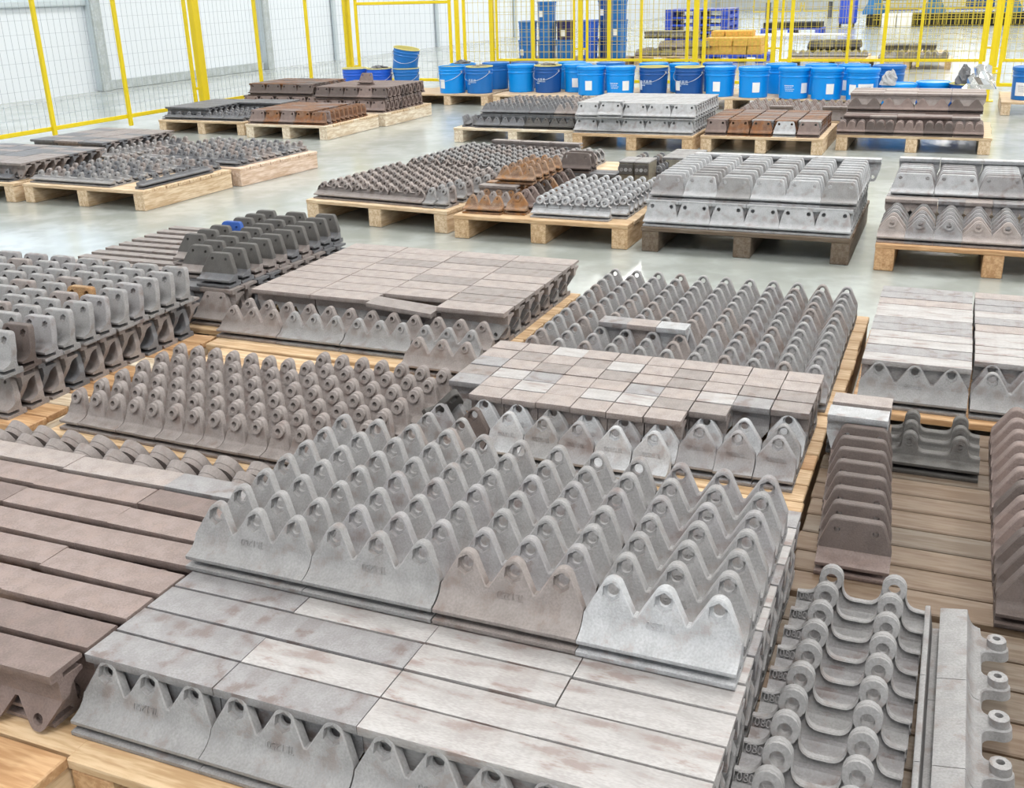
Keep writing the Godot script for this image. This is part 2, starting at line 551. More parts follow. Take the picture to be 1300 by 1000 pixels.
func make_kinds():
	var l := lugs_at([-0.0965, 0, 0.0965], 0.106)
	casting("three", 0.287, lug_outline(0.287, 0.065, lugs_at([-0.0965, 0, 0.0965], 0.110), 0.0205, 0.075, 0.071, 0.003, 0.003), holes_at(l, {"r": 0.0112, "hex": 0.0185}))
	l = lugs_at([-0.093, 0, 0.093], 0.096)
	casting("three_round", 0.279, lug_outline(0.279, 0.056, l, 0.019, 0.066, 0.062, 0.003, 0.004), holes_at(l, {"r": 0.0085, "boss": 0.0145, "tall": 0.006}), {"wf": 0.052, "wb": 0.05, "zw": -0.008})
	l = lugs_at([-0.107, 0, 0.107], 0.108)
	casting("three_wide", 0.322, lug_outline(0.322, 0.065, l, 0.022, 0.075, 0.071, 0.004, 0.003), holes_at(l, {"r": 0.0115, "hex": 0.0188}))
	l = lugs_at([0], 0.096)
	casting("three_stud", 0.279, lug_outline(0.279, 0.05, lugs_at([-0.093, 0, 0.093], 0.084), 0.020, 0.077, 0.070, 0.016, 0.003, 5), holes_at(lugs_at([-0.093, 0, 0.093], 0.084), {"r": 0.0115, "boss": 0.0185, "tall": 0.012, "seg": 8}), {"wf": 0.044, "wb": 0.042, "zw": -0.014})
	l = lugs_at([0], 0.096)
	casting("one_round", 0.0755, lug_outline(0.0755, 0.045, l, 0.0215, 0, 0.066, 0, 0.005), holes_at(l, {"r": 0.0085, "boss": 0.0185, "tall": 0.012}))
	casting("one_ring", 0.079, ring_outline(0.079, 0.05, l, 0.0235, 0.074, 0.014, 6), holes_at(l, {"r": 0.0125, "boss": 0.0233, "tall": 0.009}))
	l = lugs_at([0], 0.106)
	casting("one_hex", 0.105, lug_outline(0.105, 0.062, l, 0.020, 0, 0.072, 0, 0.001), holes_at(l, {"r": 0.0105, "hex": 0.0172}))
	casting("one_hex_slim", 0.094, lug_outline(0.094, 0.060, l, 0.021, 0, 0.067, 0, 0.002), holes_at(l, {"r": 0.0095, "hex": 0.0168}))
	casting("one_wide", 0.134, lug_outline(0.134, 0.05, lugs_at([0], 0.096), 0.026, 0, 0.060, 0, 0.002), holes_at(lugs_at([0], 0.094), {"r": 0.0135, "boss": 0.0225, "tall": 0.012}))
	# two-hole plates with a flat top
	for s in [["two", 0.185, 0.128, 0.054, 0.103, 0.011, {}], ["two_broad", 0.222, 0.125, 0.07, 0.10, 0.011, {}], ["two_small", 0.160, 0.115, 0.042, 0.092, 0.007, {}], ["two_hex", 0.143, 0.132, 0.034, 0.108, 0.008, {"hex": 0.0135}], ["two_slant", 0.165, 0.128, 0.033, 0.105, 0.0065, {}]]:
		var L: float = s[1]
		var H: float = s[2]
		var c: Array = lugs_at([-s[3], s[3]], H - 0.016)
		var cut: float = 0.004 if s[0] == "two_hex" else 0.0
		casting(s[0], L, lug_outline(L, 0.05, lugs_at([-s[3] - 0.004 - cut, s[3] + 0.004 + cut], H - 0.016), 0.016, H, 0.075 if s[0] == "two_hex" else 0.062, s[3], 0.002, 5), holes_at(lugs_at([-s[3], s[3]], s[4]), {"r": s[5], "seg": 12}.merged(s[6])), {"tw": 0.022 if s[0] in ["two_small", "two_slant", "two_hex"] else 0.017})
	l = lugs_at([-0.09, 0, 0.09], 0.09)
	casting("three_narrow", 0.28, lug_outline(0.28, 0.045, l, 0.018, 0.06, 0.05, 0.002, 0.004), holes_at(l, {"r": 0.008}), {"wf": 0.027, "wb": 0.027, "zw": -0.006, "tw": 0.014})
	casting("two_long", 0.282, lug_outline(0.282, 0.05, lugs_at([-0.1, 0.1], 0.104), 0.016, 0.12, 0.066, 0.092, 0.002, 5), holes_at(lugs_at([-0.09, 0.09], 0.1), {"r": 0.009}))
	# low webs with two round lugs
	l = lugs_at([-0.0625, 0.0625], 0.088)
	casting("two_ring", 0.257, ring_outline(0.257, 0.033, l, 0.0245, 0.052, 0.026), holes_at(l, {"r": 0.0125, "boss": 0.024, "tall": 0.008, "seg": 16}), {"wf": 0.037, "wb": 0.036, "yl": 0.027, "ts": 0.008, "lip": 0.008, "tb": 0.01, "zw": -0.014, "tw": 0.014, "lean": 0.3})
	l = lugs_at([-0.064, 0.064], 0.078)
	casting("two_low", 0.26, ring_outline(0.26, 0.040, lugs_at([-0.068, 0.068], 0.064), 0.023, 0.047, 0.02, 6), holes_at(lugs_at([-0.068, 0.068], 0.064), {"r": 0.008, "seg": 8}), {"tw": 0.022, "zw": -0.010})
	var q := lugs_at([-0.062, 0.062], 0.128)
	casting("two_block", 0.24, ring_outline(0.24, 0.094, q, 0.020, 0.100, 0.02), holes_at(q, {"r": 0.007, "boss": 0.017, "tall": 0.018}), {"yl": 0.078, "lip": 0.05, "tw": 0.022, "zw": -0.008, "lean": 0.15})
	casting("two_knob", 0.235, ring_outline(0.235, 0.042, l, 0.021, 0.052, 0.022), holes_at(l, {"r": 0.007, "boss": 0.013, "tall": 0.003, "blind": true}), {"tw": 0.024, "wf": 0.042, "zw": -0.006})
	l = lugs_at([-0.08, 0.08], 0.092)
	casting("two_arch", 0.282, lug_outline(0.282, 0.05, l, 0.026, 0.062, 0.056, 0.022, 0.002, 10), holes_at(l, {"r": 0.009, "boss": 0.016, "tall": 0.002, "blind": true}), {"tw": 0.03, "zw": -0.006})
	l = lugs_at([-0.083, 0, 0.083], 0.084)
	casting("three_peak", 0.25, lug_outline(0.25, 0.045, l, 0.018, 0.052, 0.050, 0.002, 0.002, 6), holes_at(l, {"r": 0.006, "seg": 8}), {"tw": 0.02})
	casting("three_dome", 0.235, lug_outline(0.235, 0.045, lugs_at([-0.078, 0, 0.078], 0.082), 0.031, 0.056, 0.054, 0.002, 0.002, 8), holes_at(lugs_at([-0.078, 0, 0.078], 0.084), {"r": 0.012, "boss": 0.02, "tall": 0.003, "blind": true, "seg": 8}), {"tw": 0.045, "wf": 0.034, "wb": 0.05, "zw": 0.004, "lean": 0.15})
	# a single thick disc on a low web
	casting("disc", 0.1, lug_outline(0.1, 0.045, lugs_at([0], 0.09), 0.036, 0, 0.05, 0, 0.003, 14), holes_at(lugs_at([0], 0.09), {"r": 0.011, "boss": 0.0355, "tall": 0.016, "blind": true, "seg": 18}), {"tw": 0.026, "lean": 0.1})

var text_cache := {}
func text_mesh(s: String, px: float, depth := 0.004) -> TextMesh:
	var key := [s, px, depth]
	if not text_cache.has(key):
		var t := TextMesh.new()
		var f := SystemFont.new()
		f.font_names = PackedStringArray(["Droid Sans"])
		t.font = f
		t.text = s
		t.font_size = 16
		t.pixel_size = px
		t.depth = depth
		t.curve_step = 2.0
		text_cache[key] = t
	return text_cache[key]

func in_view(p: Vector3, margin := 90.0) -> bool:
	var q := cam.transform.affine_inverse() * p
	if q.z > -0.2: return false
	var u := 650 + LENS * q.x / -q.z
	var w := 500 - LENS * q.y / -q.z
	return u > -margin and u < 1300 + margin and w > -margin and w < 1000 + margin + 60

const LOOK := {"grey": "grey", "pale": "pale grey", "silver": "silvery grey", "worn": "stained grey", "taupe": "brownish grey", "dusty": "dusty pinkish grey", "brown": "brown", "umber": "dark brown", "rust": "rusty", "cocoa": "light brown", "tan": "tan", "ochre": "ochre", "dark": "blackish", "steel": "dark grey", "blue": "blue", "olive": "olive grey"}
const SHAPE := {"three": ["three_lug_casting", "three-lug casting"], "three_round": ["three_boss_casting", "three-boss casting"], "three_narrow": ["narrow_casting", "narrow casting"], "three_wide": ["long_plate_casting", "long casting"], "one_round": ["single_lug_casting", "round-boss casting"], "one_ring": ["ring_lug_casting", "ring-lug casting"], "one_hex": ["pointed_casting", "pointed casting"], "one_hex_slim": ["pointed_casting", "slim pointed casting"], "one_wide": ["pointed_casting", "wide pointed casting"], "two": ["trapezoid_casting", "trapezoid casting"], "two_long": ["broad_plate_casting", "broad casting"], "two_broad": ["broad_plate_casting", "broad casting"], "two_small": ["low_trapezoid_casting", "trapezoid casting"], "two_hex": ["two_hole_casting", "two-hole casting"], "two_slant": ["slanted_plate_casting", "slanted casting"], "two_ring": ["ring_lug_casting", "two-ring casting"], "two_low": ["low_lug_casting", "low casting"], "three_stud": ["studded_casting", "studded casting"], "two_block": ["block_casting", "block casting"], "two_knob": ["two_lug_casting", "two-lug casting"], "two_arch": ["two_lug_casting", "two-lug casting"], "three_peak": ["three_peak_casting", "three-peak casting"], "three_dome": ["three_dome_casting", "three-dome casting"], "disc": ["disc_lug_casting", "disc-lug casting"]}

# one casting; near ones have a sole and a web of their own
func place(kind: String, tone: String, local: Transform3D, label: String, group: String, near := true, words := "", web_tone := "") -> Node3D:
	var d = K[kind]
	var where := frame * local
	if not in_view(where.origin): return null
	var o: Node3D
	if near:
		o = thing(SHAPE[kind][0], label, "casting", group)
		part(o, "sole_plate", d.sole, M[tone])
		part(o, "lug_web", d.web, M[web_tone if web_tone != "" and tone != "blue" else tone])
		if words != "":
			var s := words.split("|")
			part(o, "cast_lettering", text_mesh(s[0], float(s[1])), M[tone], Transform3D(Basis(Vector3.RIGHT, -atan(d.lean)) * Basis(Vector3.BACK, PI if s.size() < 5 else 0.0), Vector3(float(s[2]), float(s[3]), d.zw + d.lean * (d.yref - float(s[3])))))
	else:
		o = tag(root_mesh(SHAPE[kind][0], d.both, M[tone]), label, "casting", group)
	o.transform = where
	return o

# rows of castings. o: kind, inv, u, pu, nu, d, pd, nd, y, tones, where, near, words, keep(row, column)
func grid(o: Dictionary):
	var d = K[o.kind]
	var inv: bool = o.get("inv", false)
	var tones: Array = o.tones
	var pu: float = o.get("pu", d.L + 0.0015)
	var group: String = "%s %s, %s" % ["inverted" if inv else "upright", SHAPE[o.kind][1] + "s", o.where]
	for r in o.nd:
		for c in o.nu:
			var tone: String = tones[rng.randi() % tones.size()]
			var jx := rng.randf_range(-0.0012, 0.0012)
			var jz: float = rng.randf_range(-0.0015, 0.0015) * o.get("loose", 1.0)
			var ja: float = rng.randf_range(-0.006, 0.006) * o.get("loose", 1.0)
			var jy := rng.randf_range(0.0, 0.0012) if inv else 0.0
			if o.has("keep") and not o.keep.call(r, c): continue
			var over = o.get("paint", {}).get([r, c])
			if over != null: tone = over
			var u: float = o.u + pu * c + d.L / 2 + jx
			var dep: float = o.d + o.pd * r + (d.wb if inv else d.wf) + jz
			var t := Transform3D(Basis(Vector3.UP, ja) * (Basis(Vector3.RIGHT, PI) if inv else Basis()), Vector3(u, o.y - jy, -dep))
			if o.has("tweak"): t = o.tweak.call(r, c, t)
			var row: String = "front row" if r == 0 else ("back row" if r == o.nd - 1 else ORD[r] + " row")
			var col: String = "leftmost" if c == 0 else ("rightmost" if c == o.nu - 1 else ORD[c] + " from left")
			if o.nu == 1: col = ""
			if o.nd == 1: row = ""
			var label := "%s%s %s" % ["inverted " if inv else "", LOOK[tone], SHAPE[o.kind][1]]
			for s in [row, col, o.where]:
				if s != "": label += ", " + s
			var words: String = o.get("words", "") if not inv and o.get("lettered", func(_r, _c): return true).call(r, c) else ""
			place(o.kind, tone, t, label, group, o.get("near", true), words, o.get("web", ""))

# ---------------------------------------------------------------- pallets
func pallet(w: float, dep: float, tone: String, label: String, n := 9, top := 0.14, ends := "", two_way := false):
	var o := thing("wooden_pallet", label, "pallet", "")
	o.transform = frame
	if ends == "": ends = tone
	var th := 0.024
	var hb := top - th
	var pitch := dep / n
	for i in n:
		var bw := pitch - 0.007
		part(o, "deck_board", box_mesh(Vector3(snappedf(w, 0.001), th, snappedf(bw, 0.001)), 0.003), M[(tone if (i * 7 + n) % 4 else ends) + "_x"], at(w / 2 + rng.randf_range(-0.004, 0.004), hb, -pitch * (i + 0.5)))
	for i in 3:
		var x: float = [0.05, w / 2, w - 0.05][i]
		part(o, "stringer", box_mesh(Vector3(0.095, snappedf(hb, 0.001), snappedf(dep - 0.01, 0.001)), 0.004), M[ends + "_z"], at(x, 0, -dep / 2))
	return o

func fr(x, z, yaw := 0.0):
	frame = Transform3D(Basis(Vector3.UP, yaw), Vector3(x, 0, z))

# ---------------------------------------------------------------- stacks near the camera
func near_stacks():
	var GREY := ["grey", "grey", "grey", "grey", "worn"]
	# the foreground stack: a paired bottom tier and an upright upper tier
	fr(-1.335, -1.06)
	pallet(1.085, 1.1, "honey", "wooden pallet under the foreground stack of lettered grey castings", 10, 0.14, "orange")
	var bottom := "lower foreground stack"
	grid({"kind": "three", "u": -0.036, "pu": 0.289, "nu": 4, "d": 0.054, "pd": 0.0845, "nd": 12, "y": 0.14, "tones": GREY, "where": bottom, "words": "TL1250|0.0011|0|0.066", "lettered": func(r, _c): return r == 0, "keep": func(r, c): return r == 0 or c == 3 or (c == 0 and r < 5)})
	grid({"kind": "three", "inv": true, "u": -0.038, "pu": 0.2885, "nu": 4, "d": 0.121, "pd": 0.0845, "nd": 12, "y": 0.275, "tones": ["pale", "pale", "pale", "worn"], "where": bottom, "keep": func(r, c): return r < 5 or c == 3, "web": "grey"})
	grid({"kind": "three", "u": -0.054, "pu": 0.289, "nu": 4, "d": 0.43, "pd": 0.0842, "nd": 7, "y": 0.276, "tones": ["grey", "grey", "grey", "grey", "worn"], "paint": {[0, 2]: "taupe", [0, 3]: "silver", [0, 0]: "grey", [0, 1]: "grey"}, "where": "upper foreground stack", "words": "TL1250|0.0011|0|0.066", "lettered": func(r, c): return r == 0 or c == 3})
	# single-boss castings
	fr(-2.53, -2.2, deg_to_rad(-1.6))
	pallet(1.12, 0.87, "honey", "pale wooden pallet under the round-boss castings left of the foreground stack", 8)
	for k in 2:
		grid({"kind": "one_round", "u": [0.032, 0.571][k], "pu": 0.077, "nu": 7, "d": 0.03, "pd": 0.0935, "nd": [6, 7][k], "y": 0.14, "tones": ["taupe"], "where": ["left half", "right half"][k] + " of single-boss pallet"})
	# flat-topped stack in the middle with a row of lugs under it
	fr(-2.6, -3.08)
	pallet(1.16, 1.12, "honey", "wooden pallet under the pinkish flat-topped stack in the middle", 10)
	var w4 := "pinkish flat stack"
	grid({"kind": "three_round", "u": -0.01, "pu": 0.2835, "nu": 4, "d": 0.085, "pd": 0.107, "nd": 9, "y": 0.14, "tones": ["taupe", "taupe", "grey"], "where": w4, "tweak": func(r, _c, t): return t.translated(Vector3(0, 0, -0.046 if r > 1 else 0.0)), "keep": func(r, c): return r < 2 or c == 3})
	grid({"kind": "three_round", "u": 0.88, "nu": 1, "d": -0.045, "pd": 0.1, "nd": 1, "y": 0.14, "tones": ["taupe"], "where": "alone before the pinkish flat-topped stack"})
	grid({"kind": "three_round", "inv": true, "u": 0.005, "pu": 0.283, "nu": 4, "d": 0.32, "pd": 0.107, "nd": 8, "y": 0.278, "tones": ["dusty", "dusty", "dusty", "taupe"], "web": "grey", "where": w4, "tweak": func(r, c, t): return Transform3D(Basis(Vector3.BACK, -0.07) * t.basis, t.origin + Vector3(0.0, -0.006, 0.045)) if r == 0 and c == 2 else t})
	# two-tier stack of two-hole castings on the left
	fr(-3.74, -2.2)
	pallet(1.12, 0.98, "orange", "wooden pallet under the two-tier stack by the left edge", 10, 0.14, "whitewood")
	var w2 := "left edge stack"
	grid({"kind": "two_slant", "u": 0.03, "pu": 0.166, "nu": 6, "d": 0.03, "pd": 0.0945, "nd": 10, "y": 0.14, "tones": ["steel", "taupe"], "where": "lower " + w2, "keep": func(r, c): return c >= 5})
	grid({"kind": "two_slant", "inv": true, "u": 0.025, "pu": 0.166, "nu": 6, "d": 0.098, "pd": 0.0945, "nd": 10, "y": 0.281, "tones": ["steel", "taupe"], "where": "lower " + w2, "keep": func(r, c): return c >= 4 or r > 7})
	grid({"kind": "two_hex", "u": 0.03, "pu": 0.1445, "nu": 7, "d": 0.03, "pd": 0.0865, "nd": 11, "y": 0.282, "tones": ["grey", "grey", "worn", "taupe", "grey", "grey"], "paint": {[6, 5]: "ochre", [1, 6]: "umber"}, "where": "upper " + w2, "loose": 3.0})
	# dark slanted plates behind it
	fr(-3.74, -3.24)
	pallet(1.12, 1.06, "honey", "wooden pallet under the dark slanted plates left of the pinkish stack", 10)
	var w5 := "stack of slanted plates"
	grid({"kind": "two_slant", "u": 0.74, "pu": 0.18, "nu": 2, "d": 0.04, "pd": 0.09, "nd": 10, "y": 0.14, "tones": ["steel", "taupe"], "where": "lower " + w5, "keep": func(r, c): return r < 2 or c == 1})
	grid({"kind": "two_slant", "inv": true, "u": 0.59, "pu": 0.168, "nu": 3, "d": 0.108, "pd": 0.09, "nd": 10, "y": 0.28, "tones": ["taupe", "steel"], "where": "lower " + w5})
	grid({"kind": "three_narrow", "inv": true, "u": 0.02, "pu": 0.283, "nu": 2, "d": 0.28, "pd": 0.0915, "nd": 9, "y": 0.285, "tones": ["taupe"], "where": "left end, " + w5})
	grid({"kind": "two_slant", "u": 0.56, "pu": 0.172, "nu": 3, "d": 0.12, "pd": 0.0905, "nd": 10, "y": 0.281, "tones": ["taupe", "taupe", "steel"], "web": "dark", "paint": {[6, 0]: "blue"}, "where": "upper " + w5, "keep": func(r, c): return c == 2 or (c == 1 and r > 0) or (c == 0 and r > 2)})
	# pointed castings behind the foreground stack, half of them under flat plates
	fr(-1.37, -2.2)
	pallet(1.12, 0.92, "honey", "wooden pallet under the brick-like plates behind the foreground stack", 9, 0.14, "orange")
	var w6 := "brick-topped stack"
	grid({"kind": "one_hex", "u": 0.012, "pu": 0.1075, "nu": 10, "d": 0.013, "pd": 0.084, "nd": 10, "y": 0.14, "tones": ["worn", "worn", "taupe", "grey", "silver"], "paint": {[3, 1]: "umber", [3, 2]: "silver", [3, 5]: "silver", [3, 6]: "silver", [3, 4]: "worn"}, "where": w6, "words": "TL1200S|0.0009|0|0.069", "lettered": func(r, c): return r in [3, 4] and c > 1, "loose": 3.0,
		"keep": func(r, c): return (c < 2 and r < 5) or (r == 3 and c in [2, 3, 4, 5, 6]) or (r == 4 and c > 0) or (r == 5 and c > 5) or c == 9 and r > 4})
	grid({"kind": "one_hex", "inv": true, "u": 0.012, "pu": 0.1078, "nu": 10, "d": 0.412, "pd": 0.0845, "nd": 6, "y": 0.276, "tones": ["dusty", "dusty", "worn", "pale", "taupe"], "web": "grey", "loose": 2.0, "where": w6, "keep": func(r, c): return r > 1 or (r == 1 and c < 8) or (c > 0 and c < 7)})
	place("one_hex", "dark", Transform3D(Basis(Vector3.UP, 1.1) * Basis(Vector3.RIGHT, 0.9), Vector3(0.03, 0.19, -0.40)), "blackish pointed casting lying tilted at left corner of brick-topped stack", "")
	# slim pointed castings
	fr(-1.36, -3.13)
	pallet(1.13, 1.1, "honey", "wooden pallet under the slim pointed castings behind the brick-topped stack", 10)
	grid({"kind": "one_hex_slim", "u": 0.032, "pu": 0.096, "nu": 11, "d": 0.012, "pd": 0.0882, "nd": 12, "y": 0.14, "tones": ["worn", "grey", "grey", "grey", "taupe"], "where": "slim pointed pallet"})
	grid({"kind": "one_hex", "inv": true, "u": 0.262, "pu": 0.106, "nu": 3, "d": 0.26, "nd": 1, "pd": 0.1, "y": 0.285, "tones": ["silver"], "paint": {[0, 0]: "worn", [0, 1]: "dusty"}, "where": "laid over the slim pointed castings"})
	# long flat-topped stack at the right edge
	fr(-0.21, -3.2)
	pallet(1.2, 1.08, "orange", "wooden pallet under the long-plate stack by the right edge", 10)
	var w8 := "right edge long stack"
	grid({"kind": "three_wide", "u": 0.02, "pu": 0.331, "nu": 3, "d": 0.035, "pd": 0.083, "nd": 12, "y": 0.14, "tones": GREY, "where": w8, "words": "TL1365|0.0011|0|0.0685", "keep": func(r, c): return r < 2 or c == 0, "lettered": func(r, _c): return r == 0})
	grid({"kind": "three_wide", "inv": true, "u": 0.022, "pu": 0.331, "nu": 3, "d": 0.105, "pd": 0.083, "nd": 11, "y": 0.276, "tones": ["pale", "pale", "worn", "dusty"], "web": "grey", "where": w8, "keep": func(r, c): return r > 0 or c == 0})
	# old pallet with a few brown and black castings
	fr(-0.235, -2.07)
	pallet(1.15, 1.05, "old", "dark weathered wooden pallet with brown and black castings by right edge", 11, 0.14, "grey_old")
	var w9 := "dark weathered pallet"
	grid({"kind": "two_small", "u": 0.055, "nu": 1, "d": 0.085, "pd": 0.079, "nd": 9, "y": 0.14, "tones": ["umber", "brown"], "web": "umber", "where": "left column on " + w9, "tweak": func(r, _c, t): return t.translated(Vector3(-0.005 * r, 0, 0))})
	grid({"kind": "two_small", "u": 0.0, "nu": 1, "d": 0.77, "pd": 0.1, "nd": 2, "y": 0.14, "tones": ["steel"], "where": "under two plates at back of " + w9})
	grid({"kind": "two_small", "inv": true, "u": 0.0, "nu": 1, "d": 0.735, "pd": 0.105, "nd": 2, "y": 0.272, "tones": ["dusty"], "paint": {[0, 0]: "silver"}, "where": "on back left of " + w9})
	grid({"kind": "two_knob", "u": 0.165, "nu": 1, "d": 0.70, "pd": 0.078, "nd": 3, "y": 0.14, "tones": ["dark"], "where": "middle of " + w9})
	grid({"kind": "two_arch", "u": 0.43, "pu": 0.264, "nu": 2, "d": 0.0, "pd": 0.083, "nd": 12, "y": 0.14, "tones": ["brown", "brown", "umber"], "where": "right side of " + w9})
	# ring-lug castings in the lower right corner
	fr(-0.225, -0.98)
	pallet(1.1, 1.07, "grey_old", "grey weathered pallet under the two-ring castings in lower right corner", 11, 0.14, "old")
	grid({"kind": "two_ring", "u": 0.028, "nu": 1, "d": 0.30, "pd": 0.0735, "nd": 10, "y": 0.14, "tones": ["grey", "grey", "worn"], "web": "grey", "where": "lower right pallet", "words": "080|0.0011|-0.108|0.043|up", "tweak": func(r, _c, t): return t.translated(Vector3(-0.008 + 0.0022 * (r - 5), 0, 0)) * Transform3D(Basis(Vector3.RIGHT, -0.1), Vector3())})
	for k in 3:
		var b := Basis(Vector3(0, 0, 1), Vector3(1, 0, 0), Vector3(0, 1, 0))     # on its back: front up, lugs to the right
		b = b * Basis(Vector3.RIGHT, 0.16)
		place("two_block", "grey", Transform3D(b, Vector3(0.288, 0.186, -0.862 + 0.242 * k)), "grey block casting lying on its back on lower right pallet, %s" % ["farthest of the column", "second from the far end", "nearest to the frame's edge"][k], "castings lying on their backs")
	# brown plates and discs in the lower left
	fr(-2.45, -0.95)
	pallet(1.115, 1.1, "orange", "wooden pallet under the brown plates in the lower left corner", 9, 0.14, "honey")
	var w11 := "lower left brown stack"
	grid({"kind": "three_round", "u": 0.12, "pu": 0.318, "nu": 3, "d": 0.168, "pd": 0.1, "nd": 7, "y": 0.14, "tones": ["brown", "cocoa"], "where": w11, "keep": func(r, c): return c == 2 or r == 0})
	grid({"kind": "three_wide", "inv": true, "u": -0.22, "pu": 0.3235, "nu": 4, "d": 0.145, "pd": 0.1, "nd": 8, "y": 0.278, "tones": ["cocoa", "cocoa", "brown"], "paint": {[7, 3]: "worn", [7, 2]: "dusty", [7, 1]: "dusty"}, "where": w11, "loose": 3.0})
	grid({"kind": "disc", "u": 0.035, "pu": 0.103, "nu": 10, "d": 0.93, "pd": 0.062, "nd": 2, "y": 0.16, "tones": ["taupe"], "web": "taupe", "where": "back of " + w11, "tweak": func(_r, _c, t): return Transform3D(t.basis * Basis(Vector3.RIGHT, 0.5), t.origin)})

# ---------------------------------------------------------------- stacks in the middle distance
func middle_stacks():
	var LOW := ["grey", "taupe", "steel", "grey"]
	for k in 4:
		fr([-7.58, -6.36, -7.5, -6.28][k], [-5.77, -5.77, -6.86, -6.86][k], [-0.03, -0.03, -0.06, -0.09][k])
		pallet(1.16, 0.98, ["pine", "pine", "pine", "pink_pine"][k], ["pine pallet under flat plates at the left edge", "pine pallet at left with castings, nearest corner bare", "pine pallet under dark flat plates near the fence, far left", "pink-sided pine pallet under rows of two-arm castings at left"][k], 8)
		var w: String = ["left edge pallet", "near left pallet", "far left pallet", "pink-sided left pallet"][k]
		grid({"kind": "two_low", "u": 0.03, "pu": 0.262, "nu": 4, "d": 0.05, "pd": 0.083, "nd": 11, "y": 0.14, "tones": LOW, "where": w, "near": false, "keep": func(r, c): return (k != 1 or c < 3 or r > 7) and (k != 0 or r < 2 or c == 3) and (k != 2 or c == 3)})
		if k == 1:
			for i in 3:
				place("two_low", "steel", Transform3D(Basis(Vector3.UP, PI / 2), Vector3(1.08, 0.14, -0.19 - 0.245 * i)), "dark grey low casting turned to face right, %s along the near left pallet's edge" % ["first", "second", "third"][i], "castings turned to the aisle", false)
		if k == 0 or k == 2:
			grid({"kind": "three_round", "inv": true, "u": 0.0, "pu": 0.29, "nu": 4 - k / 2, "d": 0.12, "pd": 0.094, "nd": 9, "y": 0.27, "tones": ["taupe", "steel"], "where": w, "near": false})
	# round-boss castings in the centre
	fr(-3.9, -5.79, -0.10)
	pallet(1.09, 1.02, "pine", "pine pallet under brownish boss castings in the centre", 8)
	grid({"kind": "three_stud", "u": 0.03, "pu": 0.281, "nu": 3, "d": 0.05, "pd": 0.088, "nd": 11, "y": 0.14, "tones": ["taupe", "taupe", "dusty"], "where": "centre pallet", "near": false})
	grid({"kind": "one_round", "u": 0.885, "pu": 0.085, "nu": 2, "d": 0.05, "pd": 0.105, "nd": 9, "y": 0.14, "tones": ["taupe", "grey"], "where": "right edge of centre pallet", "near": false, "loose": 8.0})
	fr(-3.78, -6.86, -0.10)
	pallet(1.09, 1.02, "pine", "pine pallet behind the centre pallet, under grey boss castings", 8)
	grid({"kind": "three_stud", "u": 0.02, "pu": 0.281, "nu": 4, "d": 0.05, "pd": 0.088, "nd": 11, "y": 0.14, "tones": ["taupe", "grey"], "where": "pallet behind centre pallet", "near": false})
	grid({"kind": "three_peak", "inv": true, "u": 0.25, "pu": 0.26, "nu": 3, "d": 0.98, "pd": 0.09, "nd": 1, "y": 0.27, "tones": ["taupe"], "where": "back edge of centre pallets", "near": false})
	# rusty and silvery castings
	fr(-2.73, -5.595)
	pallet(1.09, 1.02, "pine", "pine pallet with rusty castings and silvery ring castings", 8, 0.14, "honey")
	grid({"kind": "three_peak", "u": 0.03, "pu": 0.255, "nu": 1, "d": 0.07, "pd": 0.11, "nd": 9, "y": 0.14, "tones": ["tan", "tan", "brown", "taupe"], "where": "rusty heap near silvery rings", "near": false, "loose": 6.0})
	grid({"kind": "one_wide", "u": 0.29, "pu": 0.15, "nu": 1, "d": 0.10, "pd": 0.11, "nd": 9, "y": 0.14, "tones": ["tan", "brown", "umber"], "where": "rusty heap near silvery rings", "near": false, "loose": 6.0})
	grid({"kind": "three_peak", "inv": true, "u": 0.02, "pu": 0.255, "nu": 1, "d": 0.34, "pd": 0.13, "nd": 5, "y": 0.262, "tones": ["tan", "tan", "brown", "taupe"], "where": "rusty heap near silvery rings", "near": false, "loose": 6.0})
	grid({"kind": "three_peak", "u": 0.10, "pu": 0.255, "nu": 1, "d": 0.42, "pd": 0.12, "nd": 5, "y": 0.262, "tones": ["tan", "ochre", "tan"], "where": "top of the rusty heap", "near": false, "loose": 6.0})
	grid({"kind": "one_ring", "u": 0.475, "pu": 0.0805, "nu": 7, "d": 0.06, "pd": 0.096, "nd": 9, "y": 0.14, "tones": ["silver"], "where": "silvery ring pallet", "near": false, "keep": func(r, c): return r > 0 or c < 6})
	fr(-2.58, -6.72)
	pallet(1.1, 1.05, "pine", "pine pallet with mixed dark castings behind the silvery ring pallet", 8)
	grid({"kind": "three_stud", "u": -0.15, "pu": 0.281, "nu": 1, "d": 0.3, "pd": 0.09, "nd": 8, "y": 0.14, "tones": ["taupe", "grey"], "where": "left of mixed pallet", "near": false})
	grid({"kind": "two_broad", "u": 0.10, "pu": 0.2, "nu": 1, "d": 0.03, "pd": 0.09, "nd": 2, "y": 0.22, "tones": ["umber"], "where": "standing on mixed pallet", "near": false})
	grid({"kind": "two_broad", "inv": true, "u": 0.06, "pu": 0.23, "nu": 2, "d": 0.03, "pd": 0.09, "nd": 2, "y": 0.22, "tones": ["steel"], "where": "under the dark plates on mixed pallet", "near": false, "tweak": func(_r, _c, t): return t.translated(Vector3(0, 0.0, 0))})
	grid({"kind": "two_ring", "u": 0.42, "pu": 0.26, "nu": 2, "d": 0.2, "pd": 0.085, "nd": 8, "y": 0.14, "tones": ["taupe", "steel"], "where": "middle of mixed pallet", "near": false})
